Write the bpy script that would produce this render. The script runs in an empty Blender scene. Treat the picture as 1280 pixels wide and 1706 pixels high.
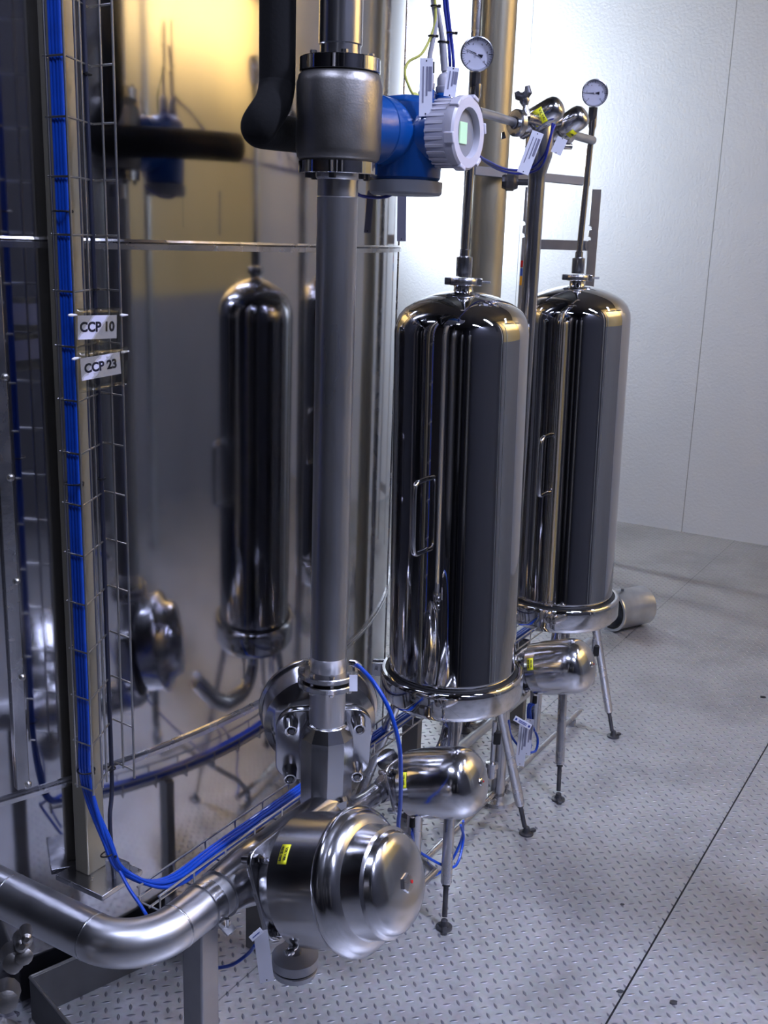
import bpy, bmesh, math, random
from mathutils import Vector, Matrix
random.seed(7)
V = Vector
C = bpy.context.scene.collection
PI = math.pi

# ------------------------------------------------------------------ camera
FPX = 1775.0
PITCH = math.radians(14.3); ROLL = math.radians(1.86); CAMZ = 1.6
cF = V((0, math.cos(PITCH), -math.sin(PITCH)))
_r = V((1, 0, 0)); _u = V((0, math.sin(PITCH), math.cos(PITCH)))
cR = _r * math.cos(ROLL) + _u * math.sin(ROLL)
cU = -_r * math.sin(ROLL) + _u * math.cos(ROLL)
cam_pos = V((0, 0, CAMZ))
cd = bpy.data.cameras.new('camera'); cam = bpy.data.objects.new('camera', cd); C.objects.link(cam)
cd.sensor_fit = 'VERTICAL'; cd.sensor_height = 24; cd.lens = 24 * FPX / 1706; cd.clip_start = .05
M = Matrix((( cR.x, cU.x, -cF.x, 0), (cR.y, cU.y, -cF.y, 0), (cR.z, cU.z, -cF.z, CAMZ), (0, 0, 0, 1)))
cam.matrix_world = M
bpy.context.scene.camera = cam

def ray(px, py): return (cF * FPX + cR * (px - 640) - cU * (py - 853)) / FPX
def proj(P):
    v = V(P) - cam_pos; z = v.dot(cF)
    return 640 + FPX * v.dot(cR) / z, 853 - FPX * v.dot(cU) / z, z
def atZ(px, py, z):
    d = ray(px, py); return cam_pos + d * ((z - CAMZ) / d.z)
def atY(px, py, Y):
    d = ray(px, py); return cam_pos + d * (Y / d.y)
def zon(x, y, py):
    lo, hi = -2, 5
    for _ in range(40):
        m = (lo + hi) / 2
        if proj((x, y, m))[1] > py: lo = m
        else: hi = m
    return lo

# plate / room axes
D1 = V((.859, -.512, 0)).normalized()      # along the back wall, to the right and nearer
D2 = V((.512, .859, 0)).normalized()       # away from the camera, to the right
UP = V((0, 0, 1))
def dd(a, b, z=0): return D1 * a + D2 * b + V((0, 0, z))

# ------------------------------------------------------------------ materials
def mat(name, col=(.5, .5, .5), rough=.5, metal=0., noise=0., nscale=8., bump=0., bscale=60., stretch=None,
        emit=None, estr=0., rvar=0., trans=0., aniso=0., coat=0., ior=1.45):
    m = bpy.data.materials.new(name); m.use_nodes = True
    nt = m.node_tree; N = nt.nodes; L = nt.links
    b = N['Principled BSDF']
    b.inputs['Base Color'].default_value = (*col, 1); b.inputs['Roughness'].default_value = rough
    b.inputs['Metallic'].default_value = metal
    b.inputs['IOR'].default_value = ior
    if trans: b.inputs['Transmission Weight'].default_value = trans
    if coat: b.inputs['Coat Weight'].default_value = coat
    if emit: b.inputs['Emission Color'].default_value = (*emit, 1); b.inputs['Emission Strength'].default_value = estr
    tc = N.new('ShaderNodeTexCoord'); mp = N.new('ShaderNodeMapping'); L.new(tc.outputs['Object'], mp.inputs['Vector'])
    if stretch: mp.inputs['Scale'].default_value = stretch
    if noise or rvar:
        n = N.new('ShaderNodeTexNoise'); n.inputs['Scale'].default_value = nscale; n.inputs['Detail'].default_value = 5
        L.new(mp.outputs[0], n.inputs['Vector'])
        if noise:
            r = N.new('ShaderNodeMapRange'); r.inputs['From Min'].default_value = .25; r.inputs['From Max'].default_value = .75
            r.inputs['To Min'].default_value = 1 - noise; r.inputs['To Max'].default_value = 1 + noise
            L.new(n.outputs[0], r.inputs[0])
            x = N.new('ShaderNodeVectorMath'); x.operation = 'SCALE'; x.inputs[0].default_value = col
            L.new(r.outputs[0], x.inputs['Scale']); L.new(x.outputs[0], b.inputs['Base Color'])
        if rvar:
            r = N.new('ShaderNodeMapRange'); r.inputs['From Min'].default_value = .3; r.inputs['From Max'].default_value = .7
            r.inputs['To Min'].default_value = max(.01, rough - rvar); r.inputs['To Max'].default_value = rough + rvar
            L.new(n.outputs[0], r.inputs[0]); L.new(r.outputs[0], b.inputs['Roughness'])
    if bump:
        n2 = N.new('ShaderNodeTexNoise'); n2.inputs['Scale'].default_value = bscale; n2.inputs['Detail'].default_value = 3
        L.new(mp.outputs[0], n2.inputs['Vector'])
        bp = N.new('ShaderNodeBump'); bp.inputs['Strength'].default_value = bump; bp.inputs['Distance'].default_value = .01
        L.new(n2.outputs[0], bp.inputs['Height']); L.new(bp.outputs[0], b.inputs['Normal'])
    return m

MIRROR = mat('polished steel', (.60, .60, .615), .035, 1, noise=.03, nscale=3, rvar=.015, bump=.035, bscale=3.0, stretch=(1, 1, .25))
TANK = mat('tank sheet steel', (.42, .42, .445), .085, 1, noise=.05, nscale=5, rvar=.03, bump=.06, bscale=1.6, stretch=(1, 1, .45))
SATIN = mat('satin steel', (.52, .52, .54), .26, 1, noise=.10, nscale=14, rvar=.07, bump=.05, bscale=40)
BRUSH = mat('ground steel', (.50, .50, .52), .20, 1, noise=.06, nscale=9, rvar=.06, stretch=(1, 1, .2))
RISER = mat('matt pipe steel', (.60, .60, .62), .33, 1, noise=.06, nscale=9, rvar=.06, stretch=(1, 1, .2))
DOME = mat('spun steel', (.60, .60, .62), .17, 1, noise=.05, nscale=20, rvar=.05)
BEAD = mat('bead blasted steel', (.27, .26, .25), .40, 1, noise=.12, nscale=12, rvar=.05, bump=.04, bscale=300)
OLIVE = mat('rolled channel steel', (.42, .39, .30), .42, .85, noise=.15, nscale=5, rvar=.06, stretch=(1, 1, .1))
WIRE = mat('galvanised wire', (.50, .49, .47), .32, 1, noise=.1, nscale=30)
DARKST = mat('dark stained steel', (.10, .10, .11), .42, .8, noise=.4, nscale=25, rvar=.1, bump=.2, bscale=80)
BLUEC = mat('blue cable jacket', (.003, .055, .42), .36, noise=.12, nscale=30, coat=.3)
NAVYC = mat('dark blue cable jacket', (.008, .02, .22), .35, noise=.1, nscale=30)
DARKC = mat('dark grey cable jacket', (.025, .028, .05), .4, noise=.1, nscale=30)
GREYC = mat('grey cable jacket', (.33, .33, .38), .5, noise=.08, nscale=30)
YELC = mat('yellow cable jacket', (.50, .50, .12), .4, noise=.1, nscale=30)
GRNC = mat('green cable jacket', (.08, .30, .06), .4, noise=.1, nscale=30)
KICK = mat('dull dark sheet', (.13, .13, .135), .5, .7, noise=.2, nscale=9)
BLACKTIE = mat('black nylon', (.006, .006, .007), .4, noise=.1, nscale=30)
WHITETIE = mat('white nylon', (.72, .72, .78), .4, noise=.05, nscale=30)
FOAM = mat('black foam insulation', (.0022, .0022, .003), .95, noise=.2, nscale=20, bump=.1, bscale=120)
BLUEP = mat('blue enamel', (.003, .06, .26), .28, noise=.1, nscale=7, coat=.4, bump=.03, bscale=90)
WHITEP = mat('white enamel', (.50, .49, .56), .35, noise=.05, nscale=10)
GREYP = mat('grey enamel', (.22, .23, .26), .45, noise=.08, nscale=10)
CARD = mat('white card', (.66, .66, .80), .45, noise=.03, nscale=12)
TAGM = mat('white tag plastic', (.70, .71, .80), .4, noise=.03, nscale=12)
GREYTAG = mat('grey tag plastic', (.16, .16, .21), .4, noise=.03, nscale=12)
INK = mat('black ink', (.006, .006, .02), .5, noise=.05)
GREYINK = mat('grey ink', (.20, .20, .28), .5, noise=.1)
BLUEINK = mat('blue ink', (.02, .05, .30), .5, noise=.1)
YELLOW = mat('yellow label', (.80, .78, .02), .45, noise=.06, nscale=40)
RED = mat('red plastic', (.45, .01, .01), .4, noise=.05)
ORANGE = mat('orange sticker', (.80, .38, .02), .45, noise=.05)
STWHITE = mat('white sticker', (.7, .7, .75), .45, noise=.05)
STBLUE = mat('blue sticker', (.04, .10, .5), .45, noise=.05)
DIAL = mat('gauge dial', (.72, .73, .86), .35, noise=.04, nscale=20)
RUBBER = mat('black rubber', (.008, .008, .009), .6, noise=.1)
LCD = mat('lit display', (.3, .5, .35), .3, emit=(.62, .95, .72), estr=.55, noise=.03)
WALLGREY = mat('grey plastic disc', (.42, .43, .48), .35, noise=.08)
FRAME = mat('grey frame steel', (.36, .36, .38), .38, .85, noise=.12, nscale=12)
TILEG = mat('galvanised pipe', (.55, .57, .60), .28, .9, noise=.15, nscale=18)

def clear_mat():
    m = bpy.data.materials.new('clear sleeve'); m.use_nodes = True; nt = m.node_tree; N = nt.nodes; L = nt.links
    out = N['Material Output']; N.remove(N['Principled BSDF'])
    t = N.new('ShaderNodeBsdfTransparent'); t.inputs[0].default_value = (.86, .85, .80, 1)
    g = N.new('ShaderNodeBsdfGlossy'); g.inputs['Roughness'].default_value = .08; g.inputs[0].default_value = (.9, .9, .85, 1)
    n = N.new('ShaderNodeTexNoise'); n.inputs['Scale'].default_value = 22
    tc = N.new('ShaderNodeTexCoord'); L.new(tc.outputs['Object'], n.inputs['Vector'])
    b = N.new('ShaderNodeBump'); b.inputs['Strength'].default_value = .5; b.inputs['Distance'].default_value = .01
    L.new(n.outputs[0], b.inputs['Height']); L.new(b.outputs[0], g.inputs['Normal'])
    mx = N.new('ShaderNodeMixShader'); mx.inputs[0].default_value = .08
    L.new(t.outputs[0], mx.inputs[1]); L.new(g.outputs[0], mx.inputs[2]); L.new(mx.outputs[0], out.inputs[0])
    return m
CLEAR = clear_mat()

def glass_mat():
    m = bpy.data.materials.new('gauge glass'); m.use_nodes = True; nt = m.node_tree; N = nt.nodes; L = nt.links
    out = N['Material Output']; N.remove(N['Principled BSDF'])
    t = N.new('ShaderNodeBsdfTransparent'); g = N.new('ShaderNodeBsdfGlossy'); g.inputs['Roughness'].default_value = .03
    mx = N.new('ShaderNodeMixShader'); mx.inputs[0].default_value = .035
    L.new(t.outputs[0], mx.inputs[1]); L.new(g.outputs[0], mx.inputs[2]); L.new(mx.outputs[0], out.inputs[0])
    return m
GLASS = glass_mat()

# ------------------------------------------------------------------ mesh builder
class MB:
    def __init__(s): s.v = []; s.f = []
    def _add(s, vs, fs):
        o = len(s.v); s.v += [tuple(v) for v in vs]; s.f += [tuple(i + o for i in f) for f in fs]; return s
    def lathe(s, prof, org, axis=UP, n=40, ref=None, caps=(1, 1)):
        a = V(axis).normalized(); r = V(ref) if ref else (V((1, 0, 0)) if abs(a.x) < .8 else V((0, 1, 0)))
        u = (r - a * r.dot(a)).normalized(); w = a.cross(u); org = V(org)
        vs = []; rows = []
        for (h, rad) in prof:
            if rad < 1e-6: rows.append([len(vs)]); vs.append(org + a * h)
            else:
                rows.append(list(range(len(vs), len(vs) + n)))
                vs += [org + a * h + (u * math.cos(2 * PI * i / n) + w * math.sin(2 * PI * i / n)) * rad for i in range(n)]
        fs = []
        for A, B in zip(rows, rows[1:]):
            for i in range(n):
                j = (i + 1) % n
                if len(A) == 1 and len(B) == 1: continue
                if len(A) == 1: fs.append((A[0], B[j], B[i]))
                elif len(B) == 1: fs.append((A[i], A[j], B[0]))
                else: fs.append((A[i], A[j], B[j], B[i]))
        if caps[0] and len(rows[0]) > 1 and prof[0] != prof[-1]: fs.append(tuple(reversed(rows[0])))
        if caps[1] and len(rows[-1]) > 1 and prof[0] != prof[-1]: fs.append(tuple(rows[-1]))
        return s._add(vs, fs)
    def cyl(s, a, b, r, r2=None, n=24):
        a = V(a); b = V(b); L = (b - a).length
        return s.lathe([(0, r), (L, r if r2 is None else r2)], a, b - a, n)
    def tube(s, pts, r, n=12):
        pts = [V(p) for p in pts]; m = len(pts); rr = r if isinstance(r, (list, tuple)) else [r] * m
        T = []
        for i in range(m):
            t = pts[min(i + 1, m - 1)] - pts[max(i - 1, 0)]; T.append(t.normalized())
        ref = V((0, 0, 1)) if abs(T[0].z) < .9 else V((1, 0, 0))
        u = (ref - T[0] * ref.dot(T[0])).normalized(); vs = []
        for i in range(m):
            u = (u - T[i] * u.dot(T[i])).normalized(); w = T[i].cross(u)
            vs += [pts[i] + (u * math.cos(2 * PI * k / n) + w * math.sin(2 * PI * k / n)) * rr[i] for k in range(n)]
        fs = []
        for i in range(m - 1):
            for k in range(n):
                j = (k + 1) % n; fs.append((i * n + k, i * n + j, (i + 1) * n + j, (i + 1) * n + k))
        fs.append(tuple(reversed(range(n)))); fs.append(tuple((m - 1) * n + k for k in range(n)))
        return s._add(vs, fs)
    def box(s, c, hx, hy, hz, ax=None):
        c = V(c); X, Y, Z = ax or (V((1, 0, 0)), V((0, 1, 0)), UP)
        vs = [c + X * (hx * i) + Y * (hy * j) + Z * (hz * k) for i in (-1, 1) for j in (-1, 1) for k in (-1, 1)]
        return s._add(vs, [(0, 1, 3, 2), (4, 6, 7, 5), (0, 4, 5, 1), (2, 3, 7, 6), (0, 2, 6, 4), (1, 5, 7, 3)])
    def prism(s, poly, org, u, v, w, t):
        org = V(org); u = V(u); v = V(v); w = V(w)
        n = len(poly); vs = [org + u * p[0] + v * p[1] for p in poly] + [org + u * p[0] + v * p[1] + w * t for p in poly]
        fs = [tuple(reversed(range(n))), tuple(range(n, 2 * n))] + [(i, (i + 1) % n, (i + 1) % n + n, i + n) for i in range(n)]
        return s._add(vs, fs)
    def grid(s, rows):
        m = len(rows); n = len(rows[0]); vs = [p for r in rows for p in r]
        return s._add(vs, [(i * n + j, i * n + j + 1, (i + 1) * n + j + 1, (i + 1) * n + j) for i in range(m - 1) for j in range(n - 1)])
    def build(s, name, material, parent=None, bevel=0, ang=35, label=None, **tags):
        off = V((0, 0, 0)); p = parent
        while p is not None: off += p.location; p = p.parent
        me = bpy.data.meshes.new(name)
        me.from_pydata([tuple(V(v) - off) for v in s.v], [], s.f)
        bm = bmesh.new(); bm.from_mesh(me); bmesh.ops.recalc_face_normals(bm, faces=bm.faces); bm.to_mesh(me); bm.free()
        me.shade_smooth(); me.set_sharp_from_angle(angle=math.radians(ang))
        me.materials.append(material)
        o = bpy.data.objects.new(name, me); C.objects.link(o)
        if parent is not None: o.parent = parent
        if bevel:
            b = o.modifiers.new('bevel', 'BEVEL'); b.width = bevel; b.segments = 2; b.limit_method = 'ANGLE'; b.angle_limit = math.radians(40)
        if label: o['label'] = label
        for k, x in tags.items(): o[k] = x
        return o

def single(mb, name, material, label, cat, group=None, **kw):
    """a thing that is one mesh: origin at the middle of its lowest points"""
    zs = min(v[2] for v in mb.v); lo = [v for v in mb.v if v[2] < zs + .02]
    org = V((sum(v[0] for v in lo) / len(lo), sum(v[1] for v in lo) / len(lo), zs))
    mb.v = [tuple(V(v) - org) for v in mb.v]
    o = mb.build(name, material, None, **kw); o.location = org
    o['label'] = label; o['category'] = cat
    if group: o['group'] = group
    return o
def empty(name, loc, label, cat, group=None):
    o = bpy.data.objects.new(name, None); C.objects.link(o); o.location = V(loc); o.empty_display_size = .05
    o['label'] = label; o['category'] = cat
    if group: o['group'] = group
    return o
def struct(mb, name, material, **kw):
    o = mb.build(name, material, None, **kw); o['kind'] = 'structure'; return o
def copy_tree(o, parent=None):
    c = o.copy(); C.objects.link(c)
    if parent is not None: c.parent = parent
    for ch in [x for x in bpy.data.objects if x.parent == o]: copy_tree(ch, c)
    return c
def spline(pts, k=8):
    pts = [V(p) for p in pts]; P = [pts[0] * 2 - pts[1]] + pts + [pts[-1] * 2 - pts[-2]]; out = []
    for i in range(1, len(P) - 2):
        for j in range(k):
            t = j / k
            out.append(.5 * ((2 * P[i]) + (P[i + 1] - P[i - 1]) * t + (2 * P[i - 1] - 5 * P[i] + 4 * P[i + 1] - P[i + 2]) * t * t
                             + (3 * P[i] - P[i - 1] - 3 * P[i + 1] + P[i + 2]) * t ** 3))
    out.append(pts[-1]); return out
def elbow(a, c, b, R, k=10):
    """path a -> rounded corner at c -> b"""
    a, c, b = V(a), V(c), V(b); da = (a - c).normalized(); db = (b - c).normalized()
    p = c + da * R; q = c + db * R; out = [a]
    for i in range(k + 1):
        t = i / k; th = t * PI / 2
        out.append(c + da * R * (1 - math.sin(th)) + db * R * (1 - math.cos(th)))
    out.append(b); return out
def rrect(w, h, r, k=5):
    out = []
    for cx, cy, a0 in ((w - r, h - r, 0), (-w + r, h - r, 90), (-w + r, -h + r, 180), (w - r, -h + r, 270)):
        for i in range(k + 1):
            a = math.radians(a0 + 90 * i / k); out.append((cx + r * math.cos(a), cy + r * math.sin(a)))
    return out
def text(parent, name, body, org, u, v, size, material, thick=.0004, bold=0.):
    cu = bpy.data.curves.new('lettering', 'FONT'); cu.body = body; cu.size = size; cu.extrude = thick; cu.offset = bold
    cu.align_x = 'CENTER'; cu.align_y = 'CENTER'
    t = bpy.data.objects.new('lettering', cu); C.objects.link(t)
    me = bpy.data.meshes.new_from_object(t.evaluated_get(bpy.context.evaluated_depsgraph_get())); bpy.data.objects.remove(t)
    u = V(u).normalized(); v = (V(v) - u * V(v).dot(u)).normalized(); w = u.cross(v)
    mx = Matrix(((u.x, v.x, w.x, 0), (u.y, v.y, w.y, 0), (u.z, v.z, w.z, 0), (0, 0, 0, 1)))
    me.transform(mx); off = V((0, 0, 0)); p = parent
    while p is not None: off += p.location; p = p.parent
    me.transform(Matrix.Translation(V(org) - off)); me.materials.append(material)
    o = bpy.data.objects.new(name, me); C.objects.link(o); o.parent = parent
    return o

# ------------------------------------------------------------------ the setting
def floor_mat():
    m = bpy.data.materials.new('diamond plate'); m.use_nodes = True; nt = m.node_tree; N = nt.nodes; L = nt.links
    b = N['Principled BSDF']; b.inputs['Metallic'].default_value = .55; b.inputs['Roughness'].default_value = .42
    geo = N.new('ShaderNodeNewGeometry')
    def vm(op, *a):
        n = N.new('ShaderNodeVectorMath'); n.operation = op
        for i, x in enumerate(a):
            if isinstance(x, (tuple, list)): n.inputs[i].default_value = x
            else: L.new(x, n.inputs[i])
        return n
    def mt(op, *a):
        n = N.new('ShaderNodeMath'); n.operation = op
        for i, x in enumerate(a):
            if isinstance(x, (int, float)): n.inputs[i].default_value = x
            else: L.new(x, n.inputs[i])
        return n.outputs[0]
    P = .0362
    ph = atZ(918.7, 1512.2, 0)
    pa = vm('DOT_PRODUCT', geo.outputs['Position'], tuple(D1)).outputs['Value']
    pb = vm('DOT_PRODUCT', geo.outputs['Position'], tuple(D2)).outputs['Value']
    a = mt('DIVIDE', mt('SUBTRACT', pa, ph.dot(D1)), P); c = mt('DIVIDE', mt('SUBTRACT', pb, ph.dot(D2)), P)
    def loz(off, sgn):
        x = mt('SUBTRACT', mt('FRACT', mt('ADD', a, off)), .5); y = mt('SUBTRACT', mt('FRACT', mt('ADD', c, off)), .5)
        al = mt('ADD', x, mt('MULTIPLY', y, sgn)); ac = mt('SUBTRACT', x, mt('MULTIPLY', y, sgn))
        al = mt('DIVIDE', al, .40); ac = mt('DIVIDE', ac, .135)
        h = mt('SUBTRACT', mt('SUBTRACT', 1., mt('MULTIPLY', al, al)), mt('ABSOLUTE', ac))
        n = N.new('ShaderNodeMapRange'); n.interpolation_type = 'SMOOTHSTEP'
        n.inputs['From Min'].default_value = -.1; n.inputs['From Max'].default_value = .75
        L.new(h, n.inputs[0]); return n.outputs[0]
    la = loz(0., 1.); lb = loz(.5, -1.)
    hh = mt('MAXIMUM', la, lb)
    n1 = N.new('ShaderNodeTexNoise'); n1.inputs['Scale'].default_value = 3.2; n1.inputs['Detail'].default_value = 6; n1.inputs['Roughness'].default_value = .6
    L.new(geo.outputs['Position'], n1.inputs['Vector'])
    n2 = N.new('ShaderNodeTexNoise'); n2.inputs['Scale'].default_value = 60; n2.inputs['Detail'].default_value = 4
    L.new(geo.outputs['Position'], n2.inputs['Vector'])
    cr = N.new('ShaderNodeValToRGB'); cr.color_ramp.elements[0].position = .30; cr.color_ramp.elements[0].color = (.27, .27, .29, 1)
    cr.color_ramp.elements[1].position = .55; cr.color_ramp.elements[1].color = (.36, .37, .40, 1)
    L.new(n1.outputs[0], cr.inputs[0])
    mx = N.new('ShaderNodeMix'); mx.data_type = 'RGBA'; mx.blend_type = 'MULTIPLY'; mx.inputs[0].default_value = .5
    L.new(cr.outputs[0], mx.inputs[6]); L.new(n2.outputs['Color'], mx.inputs[7])
    hs = N.new('ShaderNodeHueSaturation'); hs.inputs['Saturation'].default_value = 0.35; hs.inputs['Value'].default_value = 1.45; L.new(mx.outputs[2], hs.inputs['Color'])
    # darker tops of the raised lozenges
    mw = N.new('ShaderNodeMix'); mw.data_type = 'RGBA'; mw.inputs[7].default_value = (.14, .14, .19, 1)
    L.new(mt('MULTIPLY', hh, .75), mw.inputs[0]); L.new(hs.outputs[0], mw.inputs[6])
    # joints between plates
    j1 = dd(0, 0)
    def joint(val, at, w):
        d = mt('ABSOLUTE', mt('SUBTRACT', val, at)); return mt('LESS_THAN', d, w)
    sA = (atZ(1280, 1240, 0).dot(D1) + atZ(1010, 1706, 0).dot(D1)) / 2
    sB = (atZ(1108, 1005, 0).dot(D1) + atZ(1010, 1091, 0).dot(D1)) / 2
    cA = atZ(1221, 1017, 0).dot(D2)
    k = mt('MAXIMUM', joint(pa, sA, .0022), mt('MULTIPLY', joint(pa, sB, .0015), .5))
    k = mt('MAXIMUM', k, mt('MULTIPLY', joint(pb, cA, .0015), .5))
    k = mt('MAXIMUM', k, mt('MULTIPLY', joint(pb, atZ(1190, 1320, 0).dot(D2), .0012), .35))
    mj = N.new('ShaderNodeMix'); mj.data_type = 'RGBA'; mj.inputs[7].default_value = (.012, .012, .014, 1)
    L.new(k, mj.inputs[0]); L.new(mw.outputs[2], mj.inputs[6]); L.new(mj.outputs[2], b.inputs['Base Color'])
    rr = N.new('ShaderNodeMapRange'); rr.inputs['To Min'].default_value = .34; rr.inputs['To Max'].default_value = .52
    L.new(n1.outputs[0], rr.inputs[0]); L.new(rr.outputs[0], b.inputs['Roughness'])
    bp = N.new('ShaderNodeBump'); bp.inputs['Strength'].default_value = 1.; bp.inputs['Distance'].default_value = .0022
    L.new(mt('SUBTRACT', mt('ADD', hh, mt('MULTIPLY', n2.outputs[0], .12)), mt('MULTIPLY', k, 2.)), bp.inputs['Height']); L.new(bp.outputs[0], b.inputs['Normal'])
    return m

W0 = atZ(1028, 868, 0); wb = W0.dot(D2); wa = W0.dot(D1)        # back wall stands at D2 = wb
def wall_mat(name, col, joint_at=None, rough=.38, spacing=1.15, bump=.25, spec=.5):
    m = mat(name, col, rough, 0, noise=.03, nscale=2.5, bump=bump, bscale=70)
    if joint_at is not None:
        nt = m.node_tree; N = nt.nodes; L = nt.links; b = N['Principled BSDF']
        geo = N.new('ShaderNodeNewGeometry'); d = N.new('ShaderNodeVectorMath'); d.operation = 'DOT_PRODUCT'; d.inputs[1].default_value = tuple(D1)
        L.new(geo.outputs['Position'], d.inputs[0])
        def mt(op, a, x):
            n = N.new('ShaderNodeMath'); n.operation = op; L.new(a, n.inputs[0]); n.inputs[1].default_value = x; return n.outputs[0]
        q = mt('ABSOLUTE', mt('SUBTRACT', mt('FRACT', mt('ADD', mt('DIVIDE', mt('SUBTRACT', d.outputs['Value'], joint_at), spacing), 100.5), 0), .5), 0)
        k = mt('LESS_THAN', q, .0022)
        src = b.inputs['Base Color'].links[0].from_socket
        mx = N.new('ShaderNodeMix'); mx.data_type = 'RGBA'; mx.inputs[7].default_value = (.30, .32, .34, 1)
        L.new(k, mx.inputs[0]); L.new(src, mx.inputs[6]); L.new(mx.outputs[2], b.inputs['Base Color'])
    return m
jpt = atZ(1137, 885, 0)
WALL = wall_mat('white coated panel', (.64, .66, .72), jpt.dot(D1))
WARM = wall_mat('warm beige panel', (.62, .48, .24), bump=.05)
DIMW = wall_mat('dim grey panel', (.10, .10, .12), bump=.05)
MIDW = wall_mat('added grey wall panel', (.26, .26, .30), jpt.dot(D1), bump=.05)
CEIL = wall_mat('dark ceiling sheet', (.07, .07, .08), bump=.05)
FLOOR = floor_mat()
H = 4.6
aL, aR, bF = wa - 6.5, wa + 4.2, -4.5
def slab(a0, a1, b0, b1, z0, z1):
    return MB().box(dd((a0 + a1) / 2, (b0 + b1) / 2, (z0 + z1) / 2), (a1 - a0) / 2, (b1 - b0) / 2, (z1 - z0) / 2, (D1, D2, UP))
struct(slab(aL - .2, aR + .2, bF - .2, wb + .2, -.08, 0), 'floor', FLOOR)
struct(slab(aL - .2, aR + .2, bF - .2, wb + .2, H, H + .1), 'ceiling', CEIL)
struct(slab(aL, aR, wb, wb + .12, 0, H), 'wall_back', WALL)
struct(slab(aR, aR + .12, wb - 3.3, wb + .12, 1.25, H), 'wall_right', WARM)
struct(slab(aR, aR + .12, wb - 3.3, wb + .12, 0, 1.25), 'wall_right_lower', MIDW)  # added grey lower part, cuts off the warm glow the tank mirrors
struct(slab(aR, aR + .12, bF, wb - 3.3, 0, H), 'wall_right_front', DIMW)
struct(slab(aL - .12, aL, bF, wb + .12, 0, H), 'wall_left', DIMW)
struct(slab(aL, aR, bF - .12, bF, 0, H), 'wall_front', DIMW)

# ------------------------------------------------------------------ the big tank
TC = V((-1.959, 3.466, 0)); TR = 1.982
def tank_hit(px, py, R=TR):
    d = ray(px, py); a = d.x ** 2 + d.y ** 2; o = cam_pos - TC; b = o.x * d.x + o.y * d.y; c = o.x ** 2 + o.y ** 2 - R * R
    return cam_pos + d * ((-b - math.sqrt(max(0, b * b - a * c))) / a)
def tank_az(P): return math.atan2(P.y - TC.y, P.x - TC.x)
def tank_pt(th, z, r=0): return V((TC.x + (TR + r) * math.cos(th), TC.y + (TR + r) * math.sin(th), z))
tank = empty('storage_tank', (TC.x, TC.y, 0), 'tall round stainless steel tank with mirror-like sheet cladding behind the pipes', 'tank')
MB().lathe([(0.0, TR), (.497, TR), (1.577, TR), (4.0, TR), (4.12, TR - .12), (4.2, 0)], TC, UP, 220).build('cladding', TANK, tank, ang=20)
for z, w in ((.5, .012), (1.58, .013)):
    MB().lathe([(z - w, TR + .001), (z - w, TR + .005), (z - .002, TR + .006), (z, TR + .001), (z + .002, TR + .0055), (z + w * .5, TR + .004), (z + w * .5, TR + .001)], TC, UP, 220).build('seam_band', SATIN, tank, ang=25)
def tank_strip(th, dz0, dz1, half, thick, name, m):
    mb = MB(); u = V((-math.sin(th), math.cos(th), 0)); w = V((math.cos(th), math.sin(th), 0))
    mb.box(tank_pt(th, (dz0 + dz1) / 2, thick / 2), half, thick / 2, (dz1 - dz0) / 2, (u, w, UP)); return mb.build(name, m, tank, bevel=.002)
p0 = tank_hit(36, 1300); th0 = tank_az(p0)
cs = tank_strip(th0, .515, tank_hit(8, 425).z, .013, .010, 'cover_strip', SATIN)
for px, py in ((13, 627), (23, 793), (33, 965), (44, 1123), (54, 1300)):
    q = tank_hit(px, py); th = th0 + .0045; n = V((math.cos(th), math.sin(th), 0))
    mb = MB().lathe([(0, .008), (.002, .008), (.0022, .006), (.007, .0058), (.009, .003), (.009, 0)], tank_pt(th, q.z, .008), n, 14)
    mb.build('screw', WIRE, cs)
tank_strip(tank_az(tank_hit(658, 600)), .0, 4.0, .006, .003, 'vertical_seam', SATIN)

# ------------------------------------------------------------------ upright channel with its foot
chn = MB(); cd0 = atY(145, 1400, 1.955); cd0.z = 0           # nearest corner, found from the picture
zc = zon(cd0.x, cd0.y, 1490)
ch = empty('support_post', (cd0.x, cd0.y, 0), 'upright olive-grey rolled steel post standing in front of the tank, left of the blue cables', 'post')
a0, b0 = cd0.dot(D1), cd0.dot(D2)
slab(a0 - .038, a0, b0, b0 + .050, .30, 4.0).build('channel', OLIVE, ch, bevel=.003)
slab(a0 - .06, a0 + .075, b0 - .035, b0 + .08, .288, .30).build('foot_plate', SATIN, ch, bevel=.002)
slab(a0 - .03, a0 + .02, b0 + .03, b0 + .10, .255, .288).build('wall_bracket', DARKST, ch, bevel=.003)

# ------------------------------------------------------------------ wire tray, upright
vt = empty('vertical_wire_tray', (cd0.x + .02, cd0.y - .03, .45), 'upright wire mesh cable tray fixed to the olive-grey post', 'cable tray')
zp = .672
plan = [atZ(127, 1208, zp), atZ(121, 1213, zp), atZ(152, 1224, zp), atZ(187, 1179, zp), atZ(222, 1193, zp)]
def pl(i, t=0):
    a = plan[i]; b = plan[min(i + 1, 4)]; q = a.lerp(b, t); return V((q.x, q.y, 0))
zb = zon(pl(4).x, pl(4).y, 1288); zt = 2.35
rods = [(pl(1, .12), zon(pl(1).x, pl(1).y, 1310)), (pl(2, -.0), zon(pl(2).x, pl(2).y, 1325)), (pl(2, .42), None), (pl(2, .62), None), (pl(3, .45), zb), (pl(3, .97), zb - .012)]
for q, z0 in rods:
    if z0 is None: z0 = zb - .015
    MB().tube([q + UP * z0, q + UP * zt], .0023, 8).build('long_wire', WIRE, vt)
z = zb + .005; zs = []
k = 0
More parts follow.
